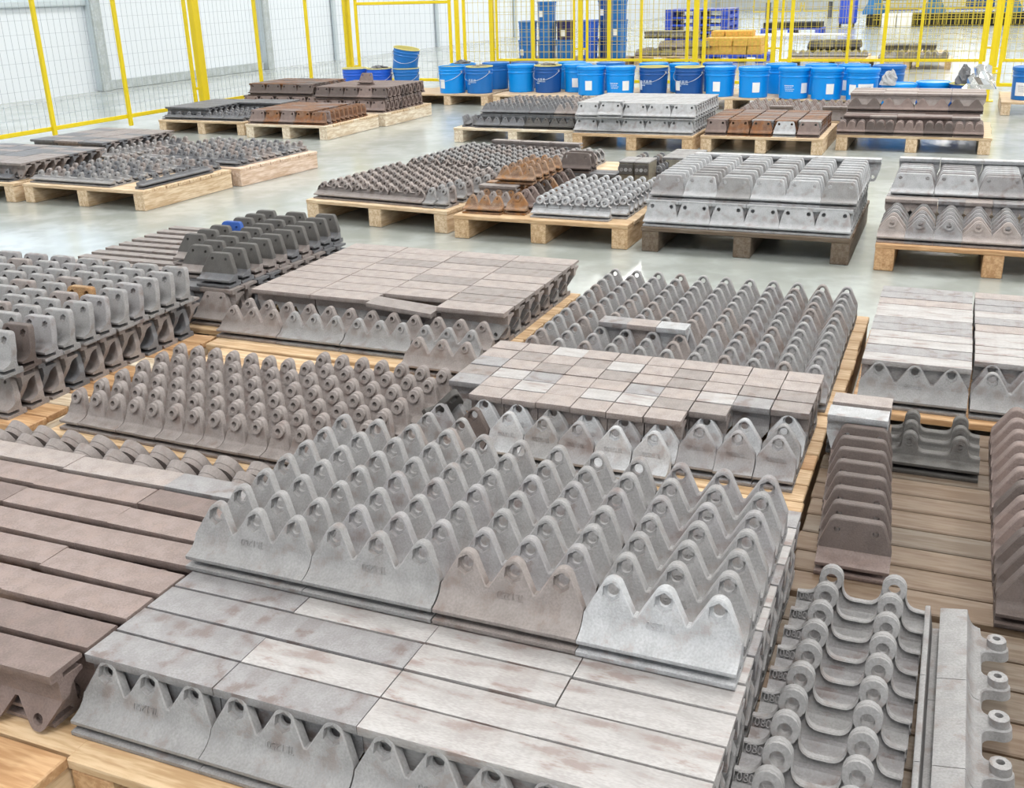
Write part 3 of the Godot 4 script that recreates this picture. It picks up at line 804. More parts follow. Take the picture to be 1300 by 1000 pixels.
	for k in 2:
		var o := thing("bracket_box", "dark bracket block with three holes in its face, %s of the pair" % ["left", "right"][k], "bracket", "bracket blocks on the mixed pallet")
		o.transform = frame * at(0.575 + 0.106 * k, 0.14, -0.16)
		part(o, "block", box_mesh(Vector3(0.1, 0.155, 0.2), 0.006), M.olive)
		part(o, "top_plate", box_mesh(Vector3(0.102, 0.012, 0.21), 0.003), M.grey, at(0, 0.155, 0))
		part(o, "face_plate", box_mesh(Vector3(0.096, 0.068, 0.012), 0.003), M.dark, at(0, 0.08, 0.103))
		var g := Geo.new()
		g.lathe(PackedVector2Array([Vector2(0.012, 0), Vector2(0.012, 0.006), Vector2(0.007, 0.006), Vector2(0.007, 0.002), Vector2(0, 0.002)]), 12, Transform3D(Basis(Vector3.RIGHT, PI / 2), Vector3()))
		for n in 3: part(o, "bolt_hole", g.mesh(), M.silver if n == 1 else M.grey, at(-0.03 + 0.03 * n, 0.112, 0.109))
	grid({"kind": "two_broad", "inv": true, "u": 0.72, "pu": 0.225, "nu": 1, "d": 0.45, "pd": 0.085, "nd": 5, "y": 0.28, "tones": ["grey"], "where": "raised plates on mixed pallet", "near": false})
	grid({"kind": "two_broad", "u": 0.72, "pu": 0.225, "nu": 1, "d": 0.38, "pd": 0.085, "nd": 5, "y": 0.14, "tones": ["olive"], "where": "lower plates on mixed pallet", "near": false})
	# silvery two-tier stack of two-hole castings
	fr(-1.56, -5.59)
	pallet(1.125, 1.12, "old", "dark weathered pallet under the silvery two-tier stack", 8, 0.14, "grey_old")
	var w4 := "tall silvery stack"
	grid({"kind": "two", "u": 0.0, "pu": 0.1865, "nu": 6, "d": 0.02, "pd": 0.086, "nd": 12, "y": 0.14, "tones": ["silver"], "where": "lower " + w4, "near": false, "keep": func(r, c): return r < 2 or c == 5})
	grid({"kind": "two", "inv": true, "u": 0.0, "pu": 0.1865, "nu": 6, "d": 0.088, "pd": 0.086, "nd": 11, "y": 0.275, "tones": ["silver"], "where": "lower " + w4, "near": false, "keep": func(r, c): return r < 3 or c == 5})
	grid({"kind": "two", "u": 0.01, "pu": 0.1865, "nu": 6, "d": 0.115, "pd": 0.086, "nd": 10, "y": 0.273, "tones": ["silver", "silver", "grey"], "paint": {[0, 0]: "worn"}, "where": "upper " + w4, "near": false, "loose": 3.0})
	grid({"kind": "two", "inv": true, "u": 0.06, "pu": 0.1865, "nu": 6, "d": 0.98, "pd": 0.086, "nd": 1, "y": 0.405, "tones": ["silver"], "where": "back edge of " + w4, "near": false})
	# right edge
	fr(-0.31, -5.53)
	pallet(1.12, 1.12, "honey", "wooden pallet under the pointed castings at the right edge", 8, 0.14, "orange")
	var w5 := "tall right edge stack"
	grid({"kind": "one_wide", "u": 0.0, "pu": 0.1355, "nu": 8, "d": 0.03, "pd": 0.098, "nd": 5, "y": 0.14, "tones": ["worn", "grey", "worn", "dusty"], "where": w5, "near": false})
	grid({"kind": "one_wide", "inv": true, "u": 0.0, "pu": 0.1355, "nu": 8, "d": 0.495, "pd": 0.09, "nd": 2, "y": 0.28, "tones": ["worn", "dusty", "grey"], "where": w5, "near": false})
	grid({"kind": "two_broad", "inv": true, "u": 0.0, "pu": 0.224, "nu": 5, "d": 0.56, "pd": 0.09, "nd": 6, "y": 0.265, "tones": ["silver"], "where": w5, "near": false, "keep": func(r, c): return c == 0})
	grid({"kind": "two_broad", "u": 0.02, "pu": 0.224, "nu": 5, "d": 0.60, "pd": 0.07, "nd": 7, "y": 0.268, "tones": ["silver", "silver", "worn"], "where": "upper right edge stack", "near": false})
	grid({"kind": "two_broad", "inv": true, "u": 0.03, "pu": 0.224, "nu": 5, "d": 1.03, "pd": 0.09, "nd": 1, "y": 0.42, "tones": ["silver"], "where": "back edge of right edge stack", "near": false})

# ---------------------------------------------------------------- stacks before the pails
func far_stacks():
	fr(-8.17, -9.42)
	pallet(1.14, 1.1, "pine", "pine pallet under a dark grey flat-topped stack near the fence", 8)
	grid({"kind": "two_low", "u": 0.03, "pu": 0.27, "nu": 4, "d": 0.04, "pd": 0.1, "nd": 10, "y": 0.14, "tones": ["steel"], "where": "dark stack near fence", "near": false})
	grid({"kind": "three_round", "inv": true, "u": 0.03, "pu": 0.282, "nu": 2, "d": 0.11, "pd": 0.1, "nd": 9, "y": 0.268, "tones": ["steel"], "where": "dark stack near fence", "near": false})
	grid({"kind": "three_round", "inv": true, "u": 0.6, "pu": 0.282, "nu": 2, "d": 0.68, "pd": 0.1, "nd": 4, "y": 0.268, "tones": ["steel"], "where": "dark stack near fence, right half", "near": false})
	fr(-6.91, -9.28)
	pallet(1.0, 1.08, "pine", "pine pallet under rust-brown castings, left of the aisle", 8, 0.14, "whitewood")
	grid({"kind": "two", "u": 0.02, "pu": 0.187, "nu": 5, "d": 0.03, "pd": 0.09, "nd": 10, "y": 0.14, "tones": ["rust", "brown"], "where": "rusty aisle stack", "near": false, "keep": func(r, c): return r < 2 or c > 3})
	grid({"kind": "two", "inv": true, "u": 0.02, "pu": 0.187, "nu": 4, "d": 0.10, "pd": 0.09, "nd": 9, "y": 0.275, "tones": ["rust", "rust", "brown"], "where": "rusty aisle stack", "near": false})
	fr(-8.12, -10.7)
	pallet(1.2, 1.1, "pine", "pine pallet under a long brown flat-topped stack, far left", 8)
	grid({"kind": "two_broad", "u": 0.1, "pu": 0.224, "nu": 5, "d": 0.04, "pd": 0.1, "nd": 9, "y": 0.14, "tones": ["brown"], "where": "long brown stack", "near": false, "keep": func(r, c): return r < 2 or c == 4})
	grid({"kind": "two_broad", "inv": true, "u": 0.1, "pu": 0.224, "nu": 5, "d": 0.112, "pd": 0.1, "nd": 9, "y": 0.272, "tones": ["umber"], "where": "lower long brown stack", "near": false, "keep": func(r, c): return r < 2 or c == 4})
	grid({"kind": "two_broad", "u": 0.16, "pu": 0.224, "nu": 4, "d": 0.12, "pd": 0.1, "nd": 8, "y": 0.273, "tones": ["umber"], "where": "upper long brown stack", "near": false, "keep": func(r, c): return r < 2 or c == 3})
	grid({"kind": "two_broad", "inv": true, "u": 0.14, "pu": 0.224, "nu": 4, "d": 0.19, "pd": 0.1, "nd": 8, "y": 0.405, "tones": ["brown", "rust", "umber"], "where": "top, long brown stack", "near": false})
	fr(-6.9, -10.42)
	pallet(1.04, 1.15, "pine", "pine pallet under the brown two-tier stack by the aisle", 8, 0.14, "whitewood")
	for k in 2:
		grid({"kind": "two", "u": 0.06, "pu": 0.187, "nu": 5, "d": 0.04 + 0.06 * k, "pd": 0.1, "nd": 10, "y": 0.14 + 0.133 * k, "tones": ["brown", "umber"], "where": ["lower", "upper"][k] + " brown aisle stack", "near": false, "keep": func(r, c): return r < 2 or c == 4})
		grid({"kind": "two", "inv": true, "u": 0.06, "pu": 0.187, "nu": 5, "d": 0.112 + 0.06 * k, "pd": 0.1, "nd": 9, "y": 0.272 + 0.134 * k, "tones": ["brown"], "where": ["lower", "upper"][k] + " brown aisle stack", "near": false, "keep": func(r, c): return k == 1 or r < 2 or c == 4})
	place("two", "brown", frame.affine_inverse() * at(-6.33, 0.407, -10.85, -0.1), "brown two-hole casting standing alone on top of the brown stack by aisle", "", false)
	# dark grey peaks
	fr(-4.56, -9.44)
	pallet(1.25, 1.1, "pine", "pine pallet under the dark grey two-tier three-peak stack", 8, 0.14, "whitewood")
	for k in 2:
		grid({"kind": "three_peak", "u": 0.22 + 0.03 * k, "pu": 0.255, "nu": 4, "d": 0.03 + 0.07 * k, "pd": 0.095, "nd": 10, "y": 0.14 + 0.118 * k, "tones": ["steel", "taupe"] if k else ["dark", "steel"], "where": ["lower", "upper"][k] + " dark peaked stack", "near": false, "keep": func(r, c): return k == 1 or r < 2 or c == 3})
		if k == 0: grid({"kind": "three_peak", "inv": true, "u": 0.22, "pu": 0.255, "nu": 4, "d": 0.10, "pd": 0.095, "nd": 10, "y": 0.257, "tones": ["steel"], "where": "lower dark peaked stack", "near": false, "keep": func(r, c): return r < 2 or c == 3})
	for i in 2:
		place("three_peak", "steel", Transform3D(Basis(Vector3.UP, PI / 2 + 0.2), Vector3(0.08 + 0.09 * i, 0.14, -0.2)), "dark grey three-peak casting turned sideways, %s at left of three-peak stack" % ["outer one", "inner one"][i], "", false)
	# silvery, two tiers, flat top
	fr(-3.27, -9.28)
	pallet(1.13, 1.12, "honey", "honey-coloured pallet under the pale two-tier flat-topped stack", 8)
	var wE := "pale flat stack"
	for k in 2:
		grid({"kind": "two_broad", "u": 0.0 + 0.01 * k, "pu": 0.2235, "nu": 5, "d": 0.03 + 0.03 * k, "pd": 0.095, "nd": 11, "y": 0.14 + 0.132 * k, "tones": ["silver"], "where": ["lower", "upper"][k] + " " + wE, "near": false, "keep": func(r, c): return r < 1 or c == 4})
		grid({"kind": "two_broad", "inv": true, "u": 0.0 + 0.01 * k, "pu": 0.2235, "nu": 5, "d": 0.10 + 0.03 * k, "pd": 0.095, "nd": 10, "y": 0.271 + 0.132 * k, "tones": ["silver"], "where": ["lower", "upper"][k] + " " + wE, "near": false, "keep": func(r, c): return k == 1 or r < 1 or c == 4})
	grid({"kind": "two_broad", "u": 0.24, "nu": 1, "d": 0.0, "pd": 0.1, "nd": 1, "y": 0.285, "tones": ["silver"], "where": "jutting from front of pale flat-topped stack", "near": false})
	grid({"kind": "two_broad", "inv": true, "u": 0.24, "nu": 1, "d": 0.07, "pd": 0.1, "nd": 1, "y": 0.425, "tones": ["silver"], "where": "topmost on pale flat-topped stack", "near": false})
	# rusty single tier
	fr(-2.09, -9.36)
	pallet(1.06, 1.1, "pine", "pine pallet under the low rusty stack with one shiny casting", 8)
	grid({"kind": "two", "u": 0.03, "pu": 0.2, "nu": 5, "d": 0.03, "pd": 0.095, "nd": 10, "y": 0.14, "tones": ["rust", "brown"], "paint": {[0, 3]: "silver", [0, 4]: "brown"}, "where": "low rusty stack", "near": false, "keep": func(r, c): return r < 2 or c == 4})
	grid({"kind": "two", "inv": true, "u": 0.03, "pu": 0.2, "nu": 5, "d": 0.10, "pd": 0.095, "nd": 9, "y": 0.272, "tones": ["rust", "brown", "rust"], "paint": {[0, 2]: "worn", [0, 4]: "pale"}, "where": "low rusty stack", "near": false})
	fr(-2.05, -10.6)
	pallet(1.15, 1.1, "pine", "pine pallet with low brown castings behind the rusty stack", 8)
	grid({"kind": "three_peak", "u": 0.02, "pu": 0.255, "nu": 4, "d": 0.05, "pd": 0.1, "nd": 10, "y": 0.14, "tones": ["brown", "taupe"], "where": "low pallet behind rusty stack", "near": false})
	grid({"kind": "two_broad", "inv": true, "u": 0.35, "pu": 0.5, "nu": 2, "d": 0.02, "pd": 0.1, "nd": 1, "y": 0.272, "tones": ["taupe"], "where": "laid on low brown castings", "near": false})
	# brown stepped stack
	fr(-0.96, -9.68)
	pallet(1.25, 1.1, "pine", "pine pallet under the brown stepped stack with a ridged front", 8)
	var wG := "brown stepped stack"
	grid({"kind": "three_dome", "u": 0.0, "pu": 0.237, "nu": 5, "d": 0.0, "pd": 0.088, "nd": 4, "y": 0.14, "tones": ["umber", "brown"], "where": "ridged front of " + wG, "near": false})
	grid({"kind": "two_broad", "inv": true, "u": 0.03, "pu": 0.2235, "nu": 5, "d": 0.20, "pd": 0.09, "nd": 4, "y": 0.28, "tones": ["dusty", "brown"], "where": "lower " + wG, "near": false})
	grid({"kind": "two_arch", "u": 0.03, "pu": 0.2845, "nu": 4, "d": 0.46, "pd": 0.1, "nd": 2, "y": 0.281, "tones": ["umber", "brown"], "where": "upper " + wG, "near": false})
	grid({"kind": "two_long", "inv": true, "u": 0.04, "pu": 0.2845, "nu": 4, "d": 0.55, "pd": 0.09, "nd": 6, "y": 0.44, "tones": ["dusty", "brown"], "where": "top of " + wG, "near": false})


# ---------------------------------------------------------------- lamps and the hall
func lamp_rows(power: float):
	for i in 4:
		for k in 6:
			var o := thing("ceiling_lamp", "long white ceiling lamp panel, %s row from left wall, %s along it" % [ORD[i], ORD[k]], "lamp", "ceiling lamps of the hall")
			o.position = Vector3(-8.5 + 8.5 * i, 7.6, 2.0 - 10.5 * k)
			o.set_meta("lamp", true)
			var a := AreaLight3D.new()
			a.name = "lamp_light"
			a.area_size = Vector2(1.2, 5.0)
			a.light_energy = power
			a.light_color = Color(1.0, 0.985, 0.965)
			a.area_range = 90.0
			a.shadow_enabled = true
			o.add_child(a)
			a.transform = Transform3D(Basis(Vector3.RIGHT, -PI / 2), Vector3(0, -0.03, 0))
			o.set_meta("lamp", null)

func room():
	for o in get_children():
		if o.name.begins_with("ceiling_lamp"):
			part(o, "housing", box_mesh(Vector3(1.3, 0.12, 5.1), 0.01), M.steel_grey)
			part(o, "diffuser", box_mesh(Vector3(1.2, 0.02, 5.0), 0.0), M.lamp, at(0, -0.02, 0))
	var x0 := -13.0
	var x1 := 22.0
	var z0 := -62.0
	var z1 := 7.0
	struct("floor", box_mesh(Vector3(x1 - x0 + 0.6, 0.3, z1 - z0 + 0.6)), M.floor, at((x0 + x1) / 2, -0.3, (z0 + z1) / 2))
	struct("ceiling", box_mesh(Vector3(x1 - x0 + 0.6, 0.3, z1 - z0 + 0.6)), M.ceiling, at((x0 + x1) / 2, 8.2, (z0 + z1) / 2))
	struct("wall_right", box_mesh(Vector3(0.3, 8.2, z1 - z0 + 0.6)), M.wall, at(x1 + 0.15, 0, (z0 + z1) / 2))
	struct("wall_back", box_mesh(Vector3(x1 - x0, 8.2, 0.3)), M.wall, at((x0 + x1) / 2, 0, z1 + 0.15))
	# far wall with a band of high windows
	struct("wall_far", box_mesh(Vector3(x1 - x0, 2.4, 0.3)), M.wall, at((x0 + x1) / 2, 0, z0 - 0.15))
	struct("wall_far_upper", box_mesh(Vector3(x1 - x0, 2.0, 0.3)), M.wall, at((x0 + x1) / 2, 6.2, z0 - 0.15))
	for i in 7:
		struct("wall_far_pier_%d" % (i + 1), box_mesh(Vector3(1.0, 3.8, 0.3)), M.wall, at(x0 + 0.5 + i * (x1 - x0 - 1.0) / 6, 2.4, z0 - 0.15))
	for i in 6:
		window_unit(i + 1, Transform3D(Basis(), Vector3(x0 + 0.5 + (i + 0.5) * (x1 - x0 - 1.0) / 6, 2.4, z0 - 0.15)), (x1 - x0 - 7.0) / 6, 3.8)
	# left wall: pale panels between steel columns, high windows above the nearest bay
	struct("wall_left", box_mesh(Vector3(0.3, 1.40, 9.0)), M.wall, at(x0 - 0.15, 0, -9.15))
	struct("wall_left_upper", box_mesh(Vector3(0.3, 4.2, 9.0)), M.wall, at(x0 - 0.15, 4.0, -9.15))
	window_unit(7, Transform3D(Basis(Vector3.UP, PI / 2), Vector3(x0 - 0.15, 1.40, -9.15)), 9.0, 2.6)
	struct("wall_left_near", box_mesh(Vector3(0.3, 8.2, z1 + 4.65)), M.wall, at(x0 - 0.15, 0, (z1 - 4.65) / 2))
	struct("wall_left_far", box_mesh(Vector3(0.3, 8.2, -13.65 - z0)), M.wall, at(x0 - 0.15, 0, (z0 - 13.65) / 2))
	struct("trim_1", box_mesh(Vector3(0.07, 0.09, 9.0), 0.01), M.steel_grey, at(x0 + 0.035, 1.31, -9.15))
	struct("baseboard_left", box_mesh(Vector3(0.08, 0.15, 4.3), 0.01), M.kerb, at(x0 + 0.04, 0, -16.05))
	for i in 3:
		var z: float = [-13.75, -18.35, -9.2][i]
		var t := Node3D.new()
		t.name = "trim_%d" % (i + 2)
		add_child(t)
		t.position = Vector3(x0, 0, z)
		t.set_meta("kind", "structure")
		part(t, "column", box_mesh(Vector3(0.12, 8.2, 0.13), 0.01), M.steel_grey, at(0.06, 0, 0.03))
		part(t, "column_flange", box_mesh(Vector3(0.04, 8.2, 0.21), 0.008), M.kerb, at(0.14, 0, 0))
	for i in 3:
		var g := Geo.new()
		g.tube(PackedVector3Array([Vector3(0, 0, 0), Vector3(0, 8.1, 0)]), 0.055, 10)
		tag(root_mesh("downpipe", g.mesh(), M.steel_grey), "grey vertical pipe on the white left wall, %s beyond the steel columns" % ["first one", "second one", "third one"][i], "pipe", "pipes on the left wall").position = Vector3(x0 + 0.06, 0, [-21.0, -26.1, -31.5][i])

func window_unit(n: int, t: Transform3D, w: float, h: float):
	var o := Node3D.new()
	o.name = "window_%d" % n
	add_child(o)
	o.transform = t
	o.set_meta("kind", "structure")
	for s in 2:
		part(o, "frame_rail", box_mesh(Vector3(w, 0.08, 0.1)), M.steel_grey, at(0, s * (h - 0.08), 0))
	var cnt := int(w / 1.5)
	for i in cnt + 1:
		part(o, "mullion", box_mesh(Vector3(0.07, h - 0.16, 0.1)), M.steel_grey, at(-w / 2 + 0.035 + i * (w - 0.07) / cnt, 0.08, 0))
	for i in cnt:
		part(o, "pane", box_mesh(Vector3((w - 0.07) / cnt - 0.07, h - 0.16, 0.01)), M.glass, at(-w / 2 + 0.035 + (i + 0.5) * (w - 0.07) / cnt, 0.08, 0))

# ---------------------------------------------------------------- pails
var P := {}
func make_pails():
	var b := Geo.new()
	b.lathe(PackedVector2Array([Vector2(0, 0.006), Vector2(0.132, 0.006), Vector2(0.136, 0), Vector2(0.141, 0.006), Vector2(0.1475, 0.255), Vector2(0.1535, 0.262), Vector2(0.1535, 0.268), Vector2(0.148, 0.275), Vector2(0.149, 0.30), Vector2(0.154, 0.306), Vector2(0.154, 0.312), Vector2(0.149, 0.318), Vector2(0.150, 0.352)]), 28)
	P.shell = b.mesh()
	var i := Geo.new()
	i.lathe(PackedVector2Array([Vector2(0.0, 0.02), Vector2(0.13, 0.02), Vector2(0.1445, 0.352)]), 28)
	P.lining = i.mesh()
	var r := Geo.new()
	r.lathe(PackedVector2Array([Vector2(0.1445, 0.350), Vector2(0.151, 0.350), Vector2(0.156, 0.354), Vector2(0.156, 0.361), Vector2(0.150, 0.365), Vector2(0.1445, 0.361), Vector2(0.1445, 0.350)]), 28)
	P.rim = r.mesh()
	var l := Geo.new()
	l.lathe(PackedVector2Array([Vector2(0.152, 0.330), Vector2(0.159, 0.330), Vector2(0.160, 0.362), Vector2(0.155, 0.370), Vector2(0.146, 0.370), Vector2(0.142, 0.362), Vector2(0.06, 0.363), Vector2(0.02, 0.366), Vector2(0, 0.366)]), 28)
	P.lid = l.mesh()
	var h := Geo.new()
	var pts := PackedVector3Array()
	for k in 15:
		var a := PI * k / 14
		pts.append(Vector3(cos(a) * 0.157, 0.29 - 0.12 * sin(a), 0.02 + sin(a) * 0.150))
	h.tube(pts, 0.003, 6)
	P.handle = h.mesh()
	var e := Geo.new()
	for s in [-1, 1]: e.lathe(PackedVector2Array([Vector2(0.016, 0), Vector2(0.014, 0.006), Vector2(0, 0.007)]), 12, Transform3D(Basis(Vector3.BACK, -s * PI / 2), Vector3(s * 0.149, 0.29, 0.02)))
	P.ear = e.mesh()
	for q in [["label", 0.5, 0.07, 0.19], ["wide_label", 1.0, 0.05, 0.2]]:
		var g := Geo.new()
		for k in 6:
			var a0: float = -q[1] / 2 + q[1] * k / 6
			var a1: float = -q[1] / 2 + q[1] * (k + 1) / 6
			var cs := []
			for s in [[a0, q[2]], [a1, q[2]], [a1, q[3]], [a0, q[3]]]:
				var rr: float = 0.1423 + 0.0065 * s[1] / 0.255 + 0.001
				cs.append(Vector3(sin(s[0]) * rr, s[1], cos(s[0]) * rr))
			g.flat(cs[0], cs[1], cs[2], cs[3], Vector3(sin(a0), 0, cos(a0)))
			for s in [0, 1, 2, 3]:
				var p0: Vector3 = cs[s]
				var p1: Vector3 = cs[(s + 1) % 4]
				var inw := Vector3(0.97, 1, 0.97)
				g.flat(p0, p1, p1 * inw, p0 * inw, (p1 - p0).cross(p0).normalized())
		P[q[0]] = g.mesh()
	# three blocky characters with two short lines under them, and four short lines
	var c := Geo.new()
	for k in 3:
		for s in [[-0.011, 0.0, 0.003, 0.026], [0.004, 0.0, 0.003, 0.026], [-0.011, 0.022, 0.022, 0.004], [-0.008, 0.011, 0.018, 0.003], [-0.012, 0.0, 0.022, 0.004]]:
			strip_mark(c, -0.034 + 0.034 * k + s[0], 0.17 + s[1], s[2], s[3])
	for k in 9: strip_mark(c, -0.055 + 0.012 * k, 0.148, 0.008, 0.008)
	for k in 4: strip_mark(c, -0.07 + 0.012 * k, 0.125, 0.008, 0.012)
	P.characters = c.mesh()
	var d := Geo.new()
	for k in 4:
		for j in 7 - k % 2: strip_mark(d, -0.045 + 0.0135 * j + 0.004 * k, 0.155 - 0.02 * k, 0.009, 0.008 if k else 0.012)
	P.lines = d.mesh()
	for k in P: P[k] = widen(P[k])

func strip_mark(g: Geo, x: float, y: float, w: float, h: float):
	var cs := []
	for s in [[x, y], [x + w, y], [x + w, y + h], [x, y + h]]:
		var rr: float = 0.1423 + 0.0065 * s[1] / 0.255 + 0.0012
		cs.append(Vector3(sin(s[0] / 0.145) * rr, s[1], cos(s[0] / 0.145) * rr))
	g.flat(cs[0], cs[1], cs[2], cs[3], Vector3(sin(x / 0.145), 0, cos(x / 0.145)))

func widen(me: ArrayMesh) -> ArrayMesh:
	var a := me.surface_get_arrays(0)
	var v: PackedVector3Array = a[Mesh.ARRAY_VERTEX]
	for i in v.size(): v[i] *= Vector3(1.16, 0.92, 1.16)
	a[Mesh.ARRAY_VERTEX] = v
	var o := ArrayMesh.new()
	o.add_surface_from_arrays(Mesh.PRIMITIVE_TRIANGLES, a)
	return o

func pail(x, y, z, tone: String, lid: bool, turn: float, extras: Array, label: String, group := "") -> Node3D:
	var o := thing("pail", label, "pail", group)
	o.position = Vector3(x, y, z)
	o.rotation.y = turn
	part(o, "shell", P.shell, M[tone])
	if lid:
		part(o, "lid", P.lid, M[tone])
	else:
		part(o, "lining", P.lining, M.inside)
		part(o, "rim", P.rim, M.inside if tone != "pail" else M[tone])
	for e in extras:
		if e is String:
			match e:
				"handle":
					part(o, "handle", P.handle, M.wire_metal)
					part(o, "handle_ear", P.ear, M.wire_metal)
				"characters": part(o, "printed_characters", P.characters, M.print_white, at(0, 0, 0, 0.0))
				"lines": part(o, "printed_lines", P.lines, M.print_white)
		else:
			var l = part(o, "paper_label", P[e[0]], M.paper, at(0, 0, 0, e[1]))
			part(l, "label_print", P.lines, M.print_grey, Transform3D(Basis().scaled(Vector3(1.009, 1.0, 1.009)), Vector3(0, -0.005 if e[0] == "label" else 0.0, 0))) if e[0] == "wide_label" else null
	return o

func pails():
	make_pails()
	var px := [-6.75, -5.52, -4.3, -3.08, -1.86, 0.42]
	for i in 6:
		fr(px[i], -12.62)
		pallet(1.16 if i < 5 else 1.1, 1.15, "pine", "pine pallet under blue pails before the fence, %s from the left" % ORD[i], 7)
	# front row, then those behind it; facing the camera is about -0.35 rad
	var rows := [
		[-6.18, -12.83, "pail", false, ["handle", ["label", -0.25]], "bright blue open pail with white paper label, leftmost of the front row"],
		[-5.80, -12.86, "pail_deep", false, ["handle", "characters"], "open dull blue pail with wire handle and white characters, second in front row"],
		[-5.82, -13.45, "pail_deep", true, [], "mid-blue closed pail behind the pail with wire handle, at left"],
		[-5.44, -13.55, "pail_navy", true, [], "dark navy pail standing behind the left pails"],
		[-6.24, -13.3, "pail", false, [], "blue open pail filled with scraps behind the leftmost pail"],
		[-5.31, -13.1, "pail", true, [["label", -1.5]], "plain bright blue closed pail with label on its far left side"],
		[-4.93, -13.08, "pail_navy", false, ["handle", "characters"], "open deep blue pail with curved handle, third open one from left"],
		[-4.57, -13.2, "pail", true, [["label", 0.35]], "bright blue pail with white label, just right of the curved handle pail"],
		[-4.26, -12.83, "pail", true, [["label", 0.30]], "bright blue pail with square white label above the pale stack's left corner"],
		[-3.885, -12.83, "pail", true, ["lines", ["label", 0.9]], "bright blue closed pail with white printed lines, middle of row"],
		[-3.49, -12.92, "pail_navy", false, ["handle", "characters", ["label", -0.75]], "open navy pail with yellowish rim and label at left, middle of row"],
		[-3.04, -12.9, "pail_navy", false, ["handle", "characters", ["label", -0.55]], "open navy pail with yellowish rim, right of the middle"],
		[-2.66, -12.87, "pail", true, [["label", 0.15]], "bright blue pail with white label behind the pale stack's right end"],
		[-2.25, -12.8, "pail", true, [["label", 0.55]], "bright blue pail with white label at right, behind low rusty stack"],
		[-1.78, -12.75, "pail", true, ["lines", ["label", 1.1]], "bright blue pail with white print, right of the front row"],
		[-1.41, -12.7, "pail", true, [["label", 0.55]], "bright blue pail with greyish label at right, near the brown stepped stack"],
		[-1.02, -12.62, "pail", true, [["label", -0.35], ["wide_label", 0.55]], "bright blue pail with two labels beside the brown stepped stack"],
		[-4.78, -13.58, "pail", true, [], "blue pail lid in the second row behind the label pails"],
		[-4.22, -13.5, "pail_deep", true, [], "dull blue pail in the second row, behind the square label pail"],
		[-3.62, -13.4, "pail", true, [], "blue pail in the second row behind the open navy pails"],
		[-3.22, -13.35, "pail", true, [], "blue pail in the second row between two open navy pails"],
		[-2.82, -13.45, "pail_deep", true, [], "dull blue pail in the second row behind the right navy pail"],
		[-2.02, -13.3, "pail", true, [], "blue pail in the second row behind the widest gap"],
		[-1.55, -13.25, "pail", true, [], "blue pail in the second row, third from the right"],
		[-1.17, -13.2, "pail", true, [["label", -0.2]], "blue pail with a label in the second row, near the right"],
		[-0.78, -13.12, "pail_deep", true, [], "dull blue pail in the second row, rightmost"]]
	for q in rows:
		pail(q[0], 0.14, q[1], q[2], q[3], -0.2, q[4], q[5], "pails before the fence")
	pail(0.68, 0.14, -12.95, "pail_deep", true, -0.1, [["wide_label", -0.3]], "blue pail with large white label cut by the right frame edge")
	pail(-0.62, 0.0, -12.45, "pail", true, 0.0, [], "blue pail on the floor behind brown stepped stack, left one", "pails on the floor")
	pail(-0.28, 0.0, -12.7, "pail", true, 0.0, [], "blue pail on the floor behind brown stepped stack, middle one", "pails on the floor")
	pail(0.06, 0.0, -12.6, "pail_navy", false, 0.0, [], "dark blue open pail on the floor behind brown stepped stack", "pails on the floor")
	# left group, with one pail nested askew in another
	fr(-8.22, -12.75)
	pallet(1.4, 1.1, "pine", "pine pallet under three pails behind the brown stacks", 7, 0.1)
	pail(-7.74, 0.10, -13.0, "pail_royal", false, 0.2, [["label", 0.1]], "royal blue open pail behind brown stacks, leftmost of three")
	pail(-7.36, 0.10, -13.0, "pail_royal", false, 0.2, ["handle", ["label", 0.6]], "royal blue pail filled with scraps behind brown stacks, middle of three")
	pail(-6.97, 0.10, -13.05, "pail_deep", false, 0.2, ["handle"], "dull blue pail behind brown stacks, holding a tilted pail")
	var t := pail(-7.0, 0.36, -13.05, "pail_deep", false, 0.2, ["handle"], "dull blue pail tilted askew inside another pail, upper left")
	t.rotation = Vector3(0.05, 0.2, -0.17)
	# scraps sticking out of pails
	for k in 5:
		var p: Vector3 = [Vector3(-6.24, 0.47, -13.3), Vector3(-5.80, 0.44, -12.86), Vector3(-4.93, 0.45, -13.08), Vector3(-7.36, 0.42, -13.0), Vector3(0.06, 0.33, -12.6)][k]
		var o := thing("scrap_heap", "crumpled grey and yellow wrapping scraps filling a pail, %s" % ["behind the leftmost pail", "in the dull blue handled pail", "in the deep blue handled pail", "middle of the three left pails", "on the floor at right"][k], "scraps", "scraps in pails")
		o.position = p
		part(o, "wrapping", crumple(0.125, 0.055, 40 + k), M.olive if k in [1, 2] else M.steel)
	for k in 3:
		var o := root_mesh("crumpled_foil", crumple([0.10, 0.16, 0.09][k], [0.16, 0.24, 0.2][k], 60 + k), [M.silver, M.foil, M.steel][k])
		tag(o, ["crumpled grey wrapping strips behind the brown stepped stack", "shiny crumpled foil bag behind brown stepped stack's right end", "dark grey crumpled bag beside the shiny foil"][k], "wrapping")
		o.position = [Vector3(-0.72, 0.33, -12.35), Vector3(0.19, 0.30, -12.35), Vector3(0.02, 0.33, -12.5)][k]

